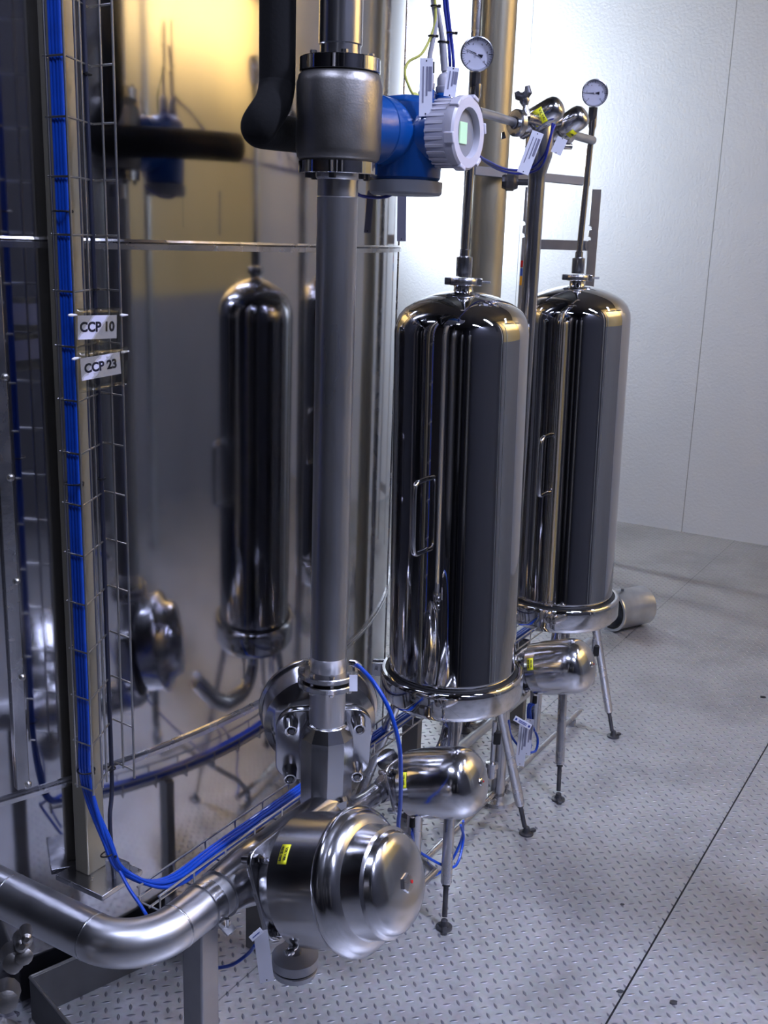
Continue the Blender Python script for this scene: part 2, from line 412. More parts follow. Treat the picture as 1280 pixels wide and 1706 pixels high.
while z < zt:
    zs.append(z)
    mb = MB(); pts = [V((p.x, p.y, z)) for p in plan]
    mb.tube(pts, .0019, 6); mb.build('cross_wire', WIRE, vt)
    z += .0945; k += 1

def cable(name, pts, r, m, label, cat='cable', group=None, k=8, n=10):
    return single(MB().tube(spline(pts, k), r, n), name, m, label, cat, group)

# blue bundle: down the tray, then bending onto the floor tray
lab = ['leftmost blue cable of the tall bundle in the upright wire tray', 'second from the left of the blue cables in the upright wire tray',
       'middle blue cable of the bundle in the upright wire tray', 'second from the right of the blue cables in the upright wire tray',
       'rightmost blue cable of the bundle in the upright wire tray', 'blue cable in the bundle running behind the front wires of the upright tray', 'blue cable lying deepest in the upright tray bundle']
zt_h = .315                                     # level of the low tray
TB = atZ(232, 1500, zt_h); TA = TB.dot(D1); TBB = TB.dot(D2)
base = pl(1, .55)
back = (pl(2, .5) - pl(2)).normalized()
for i in range(7):
    fx = (-.0112 + i * .0076) if i < 4 else (-.0076 + (i - 4) * .0078)
    side = (pl(2) - pl(1)).normalized()
    o = base + side * fx + back * (.007 if i < 4 else .0135) + V((0, 0, 0))
    jit = random.uniform(-.0012, .0012)
    q = [o + UP * 2.4, o + UP * 1.9 + side * jit, o + UP * 1.4 - side * jit, o + UP * 1.0 + side * jit, o + UP * .7, o + UP * .56]
    off = (i % 4) * .0082
    e1 = atZ(172 + i * 1.5, 1400, .44) + D1 * 0; e1 = e1 + D2 * (.003 * (i % 3)); 
    e2 = atZ(200 + i * 2, 1452, .365); 
    e3 = dd(TA + .012 + off, TBB + .06, zt_h + .012 + .0085 * (i // 4))
    e4 = dd(TA + .012 + off, TBB + .25, zt_h + .010 + .0085 * (i // 4))
    e5 = dd(TA + .012 + off, TBB + .9, zt_h + .010 + .0085 * (i // 4))
    e6 = dd(TA + .012 + off, TBB + 1.9, zt_h + .010 + .0085 * (i // 4))
    cable('data_cable', q + [e1, e2, e3, e4, e5, e6], .0037, BLUEC, lab[i], group='blue cables in the upright and low wire trays')
# the cable leaving the bundle downwards
cable('data_cable', [atZ(198, 1448, .37), atZ(215, 1480, .345), atZ(232, 1505, .325), atZ(246, 1528, .30), atZ(252, 1540, .20)], .0035, BLUEC, 'short blue cable dropping off the bundle under the end of the low wire tray')
cable('power_cable', [pl(2, .75) + UP * 2.4 + D1 * .006, pl(2, .8) + UP * 1.9, pl(2, .86) + UP * 1.5, pl(2, .86) + UP * .8, pl(2, .86) + UP * .52, pl(2, .7) + UP * .44, pl(2, .8) + UP * .30],
      .0045, DARKC, 'single dark blue-grey cable tied inside the upright wire tray')
def ring_tie(c, r, axis, name, m, label, tail=None, group=None, w=.0016):
    e = empty(name, c, label, 'cable tie', group)
    a = V(axis).normalized(); ref = V((1, 0, 0)) if abs(a.x) < .8 else V((0, 1, 0)); u = (ref - a * ref.dot(a)).normalized(); ww = a.cross(u)
    MB().tube([V(c) + (u * math.cos(t * PI / 10) + ww * math.sin(t * PI / 10)) * r for t in range(20)] + [V(c) + u * r], w, 6).build('loop', m, e)
    t = V(tail) if tail else u
    MB().box(V(c) + t.normalized() * (r + .003), .003, .0025, .002, (t.normalized(), a, t.normalized().cross(a).normalized())).build('tie_head', m, e)
    return e
bl = base + back * .009
for py, l in ((352, 'black cable tie round the blue bundle above the two CCP cards'), (805, 'black cable tie round the blue bundle below the two CCP cards'), (1283, 'black cable tie round the blue bundle at the foot of the upright tray')):
    ring_tie(bl + UP * zon(bl.x, bl.y, py), .0165, UP, 'cable_tie', BLACKTIE, l, tail=D1)
dk = pl(2, .84)
for py, l in ((124, 'black cable tie on the dark cable, highest of those in the upright tray'), (482, 'black cable tie on the dark cable just above the CCP 10 card'), (797, 'black cable tie on the dark cable below the CCP 23 card'), (1280, 'black cable tie on the dark cable at the foot of the upright tray')):
    ring_tie(dk + UP * zon(dk.x, dk.y, py), .0085, UP, 'cable_tie', BLACKTIE, l, tail=D1 - D2)
q = atZ(178, 1423, .405); ring_tie(q + D2 * .004, .0150, atZ(185, 1440, .38) - atZ(172, 1400, .43), 'cable_tie', BLACKTIE, 'black cable tie round the blue bundle where it bends away from the post', tail=D1)

# ------------------------------------------------------------------ low wire tray along the tank foot
lt = empty('low_wire_tray', dd(TA, TBB, .30), 'long low wire mesh tray with blue cables running along the foot of the tank', 'cable tray')
for da, dz in ((-.004, .034), (-.002, .012), (.052, .034), (.052, .0), (.026, 0)):
    MB().tube([dd(TA + da, TBB, zt_h - .006 + dz), dd(TA + da, TBB + 2.1, zt_h - .006 + dz)], .0026, 6).build('long_wire', WIRE, lt)
for i in range(21):
    b = TBB + .004 + i * .1
    MB().tube([dd(TA - .004, b, zt_h + .028), dd(TA - .002, b, zt_h - .006), dd(TA + .052, b, zt_h - .006), dd(TA + .052, b, zt_h + .028)], .0022, 6).build('cross_wire', WIRE, lt)
for i in (0.35, 1.05, 1.8):
    slab(TA - .0, TA + .05, TBB + i - .012, TBB + i + .012, 0, zt_h - .007).build('tray_stand', BEAD, lt)

# ------------------------------------------------------------------ the two cards
def card(body, c4, sleeve4, label, ties):
    """c4: pixel corners TL TR BR BL of the card, standing just in front of the tray"""
    pln = pl(2); nrm = None
    P2 = lambda px, py: atY(px, py, pl(2).y - .007 + (px - 122) / 85 * (pl(4).y - pl(2).y))
    a, b, c, d = [P2(*q) for q in c4]; u = (b - a).normalized(); v = ((a - d) - u * (a - d).dot(u)).normalized(); w = u.cross(v)
    low = min((a, b, c, d), key=lambda q: q.z)
    e = empty('name_card', (low.x, low.y, P2(*sleeve4[2]).z), label, 'card')
    s = [P2(*q) for q in sleeve4]
    rows = []
    for i in range(9):
        r = []
        for j in range(9):
            t, k = i / 8, j / 8
            p = s[0].lerp(s[1], k).lerp(s[3].lerp(s[2], k), t)
            r.append(p - w * -.0012 + w * (.0016 * math.sin(k * 7 + t * 5)))
        rows.append(r)
    sl = MB().grid(rows).build('clear_sleeve', CLEAR, e); sm = sl.modifiers.new('thickness', 'SOLIDIFY'); sm.thickness = .0004
    cc = (a + b + c + d) / 4; hw = (b - a).length / 2; hh = (a - d).length / 2
    cb = MB().box(cc, hw, hh, .0006, (u, v, w)).build('paper_card', CARD, e)
    text(e, 'lettering', body, cc + w * .0008 - u * .0005, u, v, hh * 1.12, INK, .0002, bold=.0009)
    for (p, l) in ties:
        q = P2(*p)
        t = MB().tube([q - u * .010, q - u * .004, q + u * .008], [.0016, .0028, .0012], 8).build('tie', WHITETIE, e)
    return e
card('CCP 10', [(129, 526), (194, 525), (193, 563), (131, 566)], [(128, 514), (200, 512), (200, 590), (126, 592)], 'white card reading CCP 10 in a clear sleeve, the upper card', [((122, 525), 0), ((207, 525), 0)])
card('CCP 23', [(133, 597), (199, 586), (202, 624), (136, 634)], [(130, 588), (211, 577), (212, 640), (131, 656)], 'white card reading CCP 23 in a clear sleeve, the lower card', [((128, 597), 0), ((209, 586), 0)])

# ------------------------------------------------------------------ the main riser with its flowmeter
MX, MY = -.103, 2.015
def mz(py): return zon(MX, MY, py)
def mp(py): return V((MX, MY, mz(py)))
def bolts(mb_name, parent, c, rr, n, r, h0, h1, m, axis=UP, ph=0, head=0):
    a = V(axis).normalized(); ref = V((1, 0, 0)) if abs(a.x) < .8 else V((0, 1, 0)); u = (ref - a * ref.dot(a)).normalized(); w = a.cross(u)
    for i in range(n):
        t = ph + 2 * PI * i / n; q = V(c) + (u * math.cos(t) + w * math.sin(t)) * rr
        MB().lathe([(h0, 0), (h0, r), (h0 + .004, r * 1.05), (h0 + .004, r * .8), (h1 - .004, r * .8), (h1 - .004, r * 1.05), (h1, r), (h1, 0)], q, a, 6).build(mb_name, m, parent)
up = empty('upper_riser_pipe', (MX, MY, mz(97)), 'polished vertical steel pipe rising from the top of the flowmeter', 'pipe')
MB().lathe([(0, .036), (.02, .036), (.022, .0385), (.8, .0385)], (MX, MY, mz(97)), UP, 48).build('pipe_run', BRUSH, up)
fm = empty('flow_meter', (MX, MY, mz(291)), 'stainless flowmeter body with a blue transmitter and white ribbed display cap', 'flow meter')
z0, z1, z2, z3 = mz(291), mz(270), mz(122), mz(98)
MB().lathe([(z1, .068), (z1 + .006, .074), (z1 + .02, .0765), (z2 - .02, .0765), (z2 - .006, .073), (z2, .067)], (MX, MY, 0), UP, 72).build('body', BEAD, fm, ang=50)
for za, zb2 in ((z0, z1), (z2, z3)):
    fl = MB().lathe([(za, .066), (za, .0705), (za + .001, .0715), (zb2 - .001, .0715), (zb2, .0705), (zb2, .04)], (MX, MY, 0), UP, 72).build('flange', MIRROR, fm)
bolts('bolt', fm, (MX, MY, z0 - .008), .056, 6, .006, 0, .008, DARKST, ph=.4)
bolts('bolt', fm, (MX, MY, z3), .058, 6, .006, 0, .007, SATIN, ph=.7)
E1 = D1.copy()                                   # the display looks this way
TRX = V((.022, 2.16, 0)); zc_ = zon(TRX.x, TRX.y, 224)
tc_ = V((TRX.x, TRX.y, zc_))
tr = MB()
# blue neck from body to housing
nd = (tc_ - V((MX, MY - .01, tc_.z))).normalized()
MB().lathe([(.03, .050), (.098, .060), (.1, .062), (.15, .060)], V((MX, MY, tc_.z)) , nd, 48).build('neck', BLUEP, fm)
hb = MB().lathe([(-.085, .062), (-.080, .066), (-.02, .069), (.03, .070), (.052, .066), (.064, .052), (.07, .02), (.07, 0)], tc_ + V((0, 0, 0)), UP, 48)
hous = hb.build('housing', BLUEP, fm)
MB().lathe([(-.05, .0), (-.05, .040), (-.03, .052), (.065, .057), (.07, .054)], tc_ + V((0, 0, .002)), E1, 48).build('display_barrel', BLUEP, hous)
MB().box(tc_ + E1 * .02 + V((0, 0, .006)), .055, .002, .005, (E1, D2, UP)).build('rib', BLUEP, hous)
bc = MB(); n = 36; prof = [(-.112, .050), (-.112, .066), (-.108, .070), (-.087, .071), (-.085, .06)]
bc.lathe(prof, tc_, UP, 72).build('base_cap', GREYP, fm)
# white ribbed display cap
cc = tc_ + E1 * .068
wc = MB().lathe([(0, .050), (0, .057), (.004, .060), (.040, .062), (.046, .066), (.060, .066), (.064, .062), (.064, .045), (.048, .043)], cc, E1, 72, caps=(1, 0)).build('display_cap', WHITEP, fm)
capr = D2
for i in range(28):
    t = 2 * PI * i / 28; rv = (UP * math.cos(t) + D2 * math.sin(t))
    MB().box(cc + E1 * .021 + rv * .0612, .019, .0028, .0014, (E1, rv.cross(E1), rv)).build('cap_rib', WHITEP, wc, bevel=.0006)
for i in range(6):
    t = 2 * PI * (i + .3) / 6; rv = (UP * math.cos(t) + D2 * math.sin(t))
    MB().box(cc + E1 * .056 + rv * .0655, .010, .010, .004, (E1, rv.cross(E1), rv)).build('cap_lug', WHITEP, wc, bevel=.002)
MB().lathe([(.050, 0), (.050, .0445), (.052, .0445), (.052, 0)], cc, E1, 48).build('display_plate', GREYP, wc)
MB().box(cc + E1 * .0535 + D2 * -.004, .0012, .014, .019, (E1, D2, UP)).build('lit_screen', LCD, wc)
MB().lathe([(.0575, 0), (.0575, .0445), (.0582, .0445), (.0582, 0)], cc, E1, 48).build('window_glass', GLASS, wc)
# cable glands
gl = [atY(712, 150, tc_.y + .0), atY(738, 156, tc_.y + .03)]
for i, g in enumerate(gl):
    MB().lathe([(-.035, .017), (-.004, .017), (0, .014)], g, UP, 24).build('gland_boss', BLUEP, hous)
    MB().lathe([(0, .0125), (.004, .0145), (.012, .0145), (.013, .012), (.026, .0125), (.033, .009), (.036, .006)], g, UP, 12).build('cable_gland', GREYC, fm)
MB().lathe([(.03, .0045), (.05, .0045)], gl[0] + V((.008, 0, 0)), UP, 12).build('plug', RUBBER, fm)
gb = atY(692, 160, tc_.y - .02)
MB().lathe([(-.006, .007), (.004, .006), (.005, 0)], gb, V((.3, -.5, .5)), 10).build('ground_screw', YELC, fm)

# lower riser
lr = empty('lower_riser_pipe', (MX, MY, mz(1208)), 'long polished vertical steel pipe between the flowmeter and the valve block', 'pipe')
za, zb_ = mz(1208), mz(291)
MB().lathe([(za, .037), (mz(1134), .037)], (MX, MY, 0), UP, 48).build('spool', RISER, lr)
MB().lathe([(mz(1119), .0365), (mz(1092), .0368), (mz(1091), .0374), (mz(1090), .0368), (mz(330), .0372), (mz(329), .0378), (mz(328), .0368), (mz(300), .0368), (mz(296), .040), (zb_, .0405)], (MX, MY, 0), UP, 48).build('pipe_run', RISER, lr)
for z5, s in ((mz(1119), 1), (mz(1134), -1)):
    MB().lathe([(z5 - .006, .036), (z5 - .006, .060), (z5 - .004, .0615), (z5 + .004, .0615), (z5 + .006, .060), (z5 + .006, .036)], (MX, MY, 0), UP, 60).build('flange', BRUSH, lr)
bolts('bolt', lr, (MX, MY, mz(1134) - .012), .053, 8, .0055, 0, mz(1119) - mz(1134) + .024, SATIN, ph=.2)

# ------------------------------------------------------------------ manifold pipe (low run) and valves
MZ = .45; MA = -1.100                              # height and D1 place of the run
PR = .040
eb = atZ(232, 1572, MZ).dot(D2) - .03                    # the D2 place of the piece coming from the left
ela = MA
ep = empty('elbow_pipe', dd(MA - .06, eb + .05, MZ - .04), 'thick steel pipe with a right-angle bend at the lower left', 'pipe')
path = elbow(dd(MA - .62, eb, MZ), dd(MA, eb, MZ), dd(MA, eb + .36, MZ), .095, 14)
MB().tube(path, PR, 40).build('bend', RISER, ep, ang=60)
for c, a in ((dd(MA - .096, eb, MZ), D1), (dd(MA, eb + .097, MZ), D2), (dd(MA, eb + .23, MZ), D2), (dd(MA - .30, eb, MZ), D1)):
    MB().lathe([(-.002, PR), (-.001, PR + .0007), (.001, PR + .0007), (.002, PR)], c, a, 40).build('weld_bead', SATIN, ep)
MB().lathe([(.325, PR), (.33, PR + .004), (.375, PR + .006)], dd(MA, eb, MZ), D2, 40).build('reducer', BRUSH, ep)
# clamp with screw
cl = MB().lathe([(-.013, PR + .0005), (-.013, PR + .003), (.013, PR + .003), (.013, PR + .0005)], dd(MA, eb + .175, MZ), D2, 40)
pc = empty('pipe_support', dd(MA, eb + .175, 0), 'square steel leg with a pipe clamp holding up the bent pipe', 'pipe support')
cl.build('clamp_band', SATIN, pc)
t45 = (D1 * .86 - UP * .5).normalized(); tq = dd(MA, eb + .175, MZ) + t45 * (PR + .004)
MB().box(tq + t45 * .010, .014, .012, .0018, (t45, D2, t45.cross(D2))).build('clamp_ear', SATIN, pc)
MB().lathe([(-.012, .004), (-.010, .0065), (-.004, .0065), (-.004, .003), (.012, .003), (.018, .004), (.018, 0)], tq + t45 * .012, UP, 12).build('clamp_screw', MIRROR, pc)
slab(MA - .036, MA + .010, eb + .150, eb + .198, 0, MZ - PR - .002).build('leg', FRAME, pc, bevel=.004)

def tag_mesh(parent, c, u, v, w, L, W, lines=True, m=TAGM):
    """a flat plastic name tag: length L along v, width W along u"""
    t = MB().box(c, W / 2, L / 2, .0006, (u, v, w)).build('plate', m, parent)
    if lines:
        for i, (x, l, wd) in enumerate(((-.22, .62, .0011), (.06, .50, .0014), (.3, .42, .003))):
            MB().box(c + u * (x * W) + v * (L * .36 - l * L / 2) + w * .0009, wd, l * L / 2, .0002, (u, v, w)).build('faded_print', GREYINK, parent)
    for s in (-1, 1):
        MB().lathe([(.0006, 0), (.0006, .0014), (.0009, .0014), (.0009, 0)], c + v * (s * L * .455), w, 10).build('hole', INK, parent)
def tag_px(pts, Y, label, lines=True, m=TAGM, tilt=0, sgn=1):
    """pts: pixel of top centre and bottom centre, width px; stands at depth Y"""
    (x0, y0), (x1, y1), wpx = pts
    a = atY(x0, y0, Y); b = atY(x1, y1, Y + tilt); L = (a - b).length; v = (a - b).normalized()
    wd = (cam_pos - a).normalized(); u = v.cross(wd).normalized(); w = u.cross(v)
    wm = wpx * (a - cam_pos).dot(cF) / FPX
    e = empty('name_tag', (b.x, b.y, b.z), label, 'tag')
    tag_mesh(e, (a + b) / 2, u, v, w, L, wm, lines, m)
    return e

A18 = (D1 * math.cos(math.radians(18)) + UP * math.sin(math.radians(18))).normalized()
PV = A18.cross(D2).normalized()
if PV.z < 0: PV = -PV
def bonnet(parent, c, A, u, v, hw, rb, t=.010, bolt=.0075, m=BRUSH):
    """four-lobed plate with four bolts"""
    pl_ = MB().prism(rrect(hw, hw, hw * .34), c, u, v, A, t).build('bonnet_plate', m, parent, bevel=.002)
    for i in (-1, 1):
        for j in (-1, 1):
            q = c + u * (i * rb) + v * (j * rb)
            MB().lathe([(-.018, 0), (-.018, bolt * .95), (t, bolt * .95), (t, bolt * 1.35), (t + .002, bolt * 1.35)], q, A, 20).build('washer', m, parent)
            MB().lathe([(t + .002, bolt * 1.15), (t + .010, bolt * 1.15), (t + .0102, bolt * .7), (t + .017, bolt * .7), (t + .019, bolt * .4), (t + .019, 0)], q, A, 6).build('bolt_nut', MIRROR, parent)
    return pl_
def label_strip(parent, c, R, A, ref, s0, s1, ang0, ang1, lines, m=YELLOW, tsize=.007):
    """yellow label wrapped on a cylinder of axis A, between axial s0..s1 and angles ang0..ang1"""
    w = A.cross(ref).normalized(); rows = []
    for i in range(9):
        t = ang0 + (ang1 - ang0) * i / 8; rv = ref * math.cos(t) + w * math.sin(t)
        rows.append([c + A * s0 + rv * (R + .0008), c + A * s1 + rv * (R + .0008)])
    o = MB().grid(rows).build('yellow_label', m, parent, label='small yellow label'); sm = o.modifiers.new('thickness', 'SOLIDIFY'); sm.thickness = .0005
    tm = (ang0 + ang1) / 2; rv = ref * math.cos(tm) + w * math.sin(tm); tn = A.cross(rv).normalized()
    for i, l in enumerate(lines):
        s = s1 - (s1 - s0) * (i + .5) / len(lines)
        text(parent, 'label_lettering', l, c + A * s + rv * (R + .0019), -tn if True else tn, A, tsize, INK, .0002, bold=.0002)

# big front valve
B1 = atZ(425, 1450, MZ); B1 = dd(MA, B1.dot(D2), MZ)
v1 = empty('diaphragm_valve', B1 - UP * .12, 'largest steel valve actuator, with stepped round dome, in front at the foot of the riser', 'valve')
B0 = B1.copy()
bd = MB().tube([B1 - D2 * .095, B1 - D2 * .06, B1 - D2 * .03 + A18 * .01, B1 + A18 * .015, B1 + D2 * .03 + A18 * .01, B1 + D2 * .06, B1 + D2 * .16], [PR + .005, PR + .008, .055, .058, .055, PR + .008, PR + .006], 36)
bd.build('valve_body', BRUSH, v1, ang=60)
B1 = B0 + A18 * .019 - PV * .016 + D2 * .004
MB().lathe([(.0, .05), (.03, .062), (.055, .07)], B1, A18, 40).build('bonnet_neck', BRUSH, v1)
bonnet(v1, B1 + A18 * .052, A18, D2, PV, .088, .070, .010, .0085)
MB().lathe([(.062, .0), (.062, .085), (.075, .096), (.108, .104), (.110, .1175), (.212, .1175), (.213, .119)], B1, A18, 80).build('cylinder', BRUSH, v1, ang=30)
MB().lathe([(.213, .1175), (.2135, .126), (.218, .1285), (.224, .1285), (.230, .126), (.234, .121), (.238, .1185), (.245, .114), (.251, .106), (.254, .098), (.259, .0965),
            (.290, .0935), (.2935, .088), (.295, .0865), (.303, .085), (.310, .078), (.3165, .062), (.3205, .042), (.3225, .018), (.323, 0)], B1, A18, 96).build('dome', DOME, v1, ang=50)
MB().lathe([(.3205, .017), (.3255, .0165), (.327, .0155), (.3300, 0)], B1, A18, 6).build('centre_plug', SATIN, v1)
MB().lathe([(.3255, .0), (.3255, .003), (.3305, .003), (.3308, 0)], B1 + D2 * .006, A18, 10).build('indicator', RED, v1, label='small red indicator dot')
# port fitting at the lower left rim
pf = B1 + A18 * .115 - PV * .085 - D2 * .085
MB().tube([pf + D2 * .02 + PV * .01, pf, pf - D2 * .018 - A18 * .008], .005, 10).build('air_port', MIRROR, v1)
MB().lathe([(0, .008), (.006, .009), (.006, .006), (.012, .006)], pf - D2 * .008, -D2 - A18 * .4, 12).build('air_nut', MIRROR, v1)
refv = (-D2)
label_strip(v1, B1, .1175, A18, -D2, .130, .149, -.98, -.68, ['SRV XV', 'P09 Z.08'])
B1 = B0
# disc under the valve
wd_ = atZ(492, 1583, .325)
dk_ = empty('drain_trap', wd_ - UP * .05, 'round grey-white plastic trap hanging below the largest valve', 'trap')
MB().lathe([(.0, .030), (.004, .040), (.016, .043), (.018, .040), (.020, .040), (.022, .043), (.040, .043), (.044, .036), (.046, 0)], wd_ - UP * .05, UP, 48).build('plastic_disc', WALLGREY, dk_)
MB().lathe([(.0175, .0405), (.0205, .0405)], wd_ - UP * .05, UP, 48).build('seal_ring', RUBBER, dk_)
MB().lathe([(.044, .012), (.075, .013), (.12, .015)], wd_ - UP * .05, UP, 24).build('stem', SATIN, dk_)
# run from valve to riser tee and on
tee = empty('manifold_pipe', dd(MA, (B1 + D2 * .16).dot(D2), MZ - .04), 'short horizontal steel manifold pipe between the large front valve and the middle valve', 'pipe')
B2 = atZ(648, 1305, MZ); 
MB().tube([B1 + D2 * .16, dd(MA, MX * D2.x + MY * D2.y + .02, MZ), B2 - D2 * .17], [.046, .042, .036], 32).build('pipe_run', BRUSH, tee)
MB().tube([B2 - D2 * .17, B2 - D2 * .13, B2 - D2 * .10, B2 - D2 * .05], [.036, .027, .022, .022], 32).build('reducer', BRUSH, tee)

# riser valve: block body, plate and actuator behind
zt_, zb3 = mz(1208), MZ - .01
rv_ = empty('riser_valve', (MX, MY, zb3), 'steel valve block with a four-bolt plate and round actuator facing the tank', 'valve')
MB().lathe([(zb3, .054), (zb3 + .10, .056), (zt_ - .035, .057), (zt_ - .02, .056), (zt_ + .008, .042), (zt_ + .009, .037)], (MX, MY, 0), UP, 10, ref=(1, .45, 0)).build('valve_block', BRUSH, rv_, bevel=.003, ang=20)
RA = V((-.12, .93, .20)).normalized(); RU = V((1, .13, 0)).normalized(); RV = RA.cross(RU); RV = RV if RV.z > 0 else -RV
rc = V((MX - .008, MY + .03, mz(1246) - .006))
pr = MB().prism(rrect(.100, .090, .045, 7), rc - RA * .004, RU, RV, RA, .012).build('bonnet_plate', BRUSH, rv_, bevel=.002)
MB().prism(rrect(.098, .088, .044, 7), rc + RA * .010, RU, RV, RA, .006).build('gasket', RUBBER, rv_)
for i in (-1, 1):
    for j in (-1, 1):
        q = rc + RU * (i * .070) + RV * (j * .062)
        MB().lathe([(-.030, 0), (-.030, .0065), (-.034, .0075), (-.036, .0105), (-.036, .013), (-.022, .0135), (-.004, .016)], q, RA, 24).build('bolt_boss', BRUSH, rv_)
        MB().lathe([(-.0365, 0), (-.0365, .0065), (-.030, .0065)], q, RA, 6).build('bolt_socket', DARKST, rv_)
MB().lathe([(.014, .088), (.03, .105), (.04, .118), (.09, .122), (.094, .128), (.10, .129), (.108, .124), (.12, .10), (.15, .09), (.16, .05), (.162, 0)], rc - RU * .006 + RV * .022, RA, 80).build('actuator', DOME, rv_, ang=45)

# small valve (x2, repeated under each filter)
def small_valve(B, label, text2):
    e = empty('actuated_valve', B - UP * .09, label, 'valve', None)
    MB().tube([B - D2 * .055, B - D2 * .03, B + A18 * .006, B + D2 * .03, B + D2 * .055], [.022, .028, .036, .028, .022], 28).build('valve_body', BRUSH, e, ang=60)
    MB().lathe([(0, .03), (.03, .044)], B, A18, 32).build('bonnet_neck', BRUSH, e)
    bonnet(e, B + A18 * .026, A18, D2, PV, .056, .043, .008, .0058, DOME)
    MB().lathe([(.034, 0), (.034, .050), (.044, .060), (.056, .066), (.058, .0705), (.088, .0725), (.0885, .0735), (.090, .0735), (.135, .0745), (.165, .0745), (.182, .073), (.196, .068), (.204, .062),
                (.206, .0605), (.211, .054), (.219, .040), (.224, .022), (.2255, 0)], B, A18, 80).build('dome', DOME, e, ang=40)
    MB().lathe([(.224, .009), (.2275, .0085), (.229, .006), (.229, 0)], B, A18, 10).build('centre_plug', MIRROR, e)
    MB().lathe([(.2285, .0), (.2285, .002), (.2300, .002), (.2302, 0)], B + D2 * .002, A18, 10).build('indicator', RED, e)
    label_strip(e, B, .0728, A18, -D2, .069, .086, -.70, -.25, ['SRV XV', text2], tsize=.0062)
    q = B + A18 * .05 - PV * .062 - D2 * .02
    MB().tube([q + PV * .012, q, q - UP * .008], .0045, 10).build('air_port', MIRROR, e)
    MB().lathe([(0, .0065), (.018, .006), (.024, .004)], q - UP * .03, UP, 10).build('air_plug', RUBBER, e)
    # outlet pointing down
    MB().lathe([(-.165, .012), (-.162, .0165), (-.10, .0165), (-.06, .0165), (-.03, .018)], B + D1 * .062, UP, 20).build('outlet', SATIN, e)
    return e, q
sv1, port1 = small_valve(B2 + A18 * .007, 'smooth domed steel valve actuator below the nearer filter, beside the blue hose', 'P09 Z.07')
F1 = V((.177, 2.531, 0)); F2 = V((.547, 3.161, 0)); STEP = F2 - F1
B3 = atZ(858, 1117, MZ)
sv2, port2 = small_valve(B3 + A18 * .007, 'smooth domed steel valve actuator below the farther filter', 'P09 Z.09')

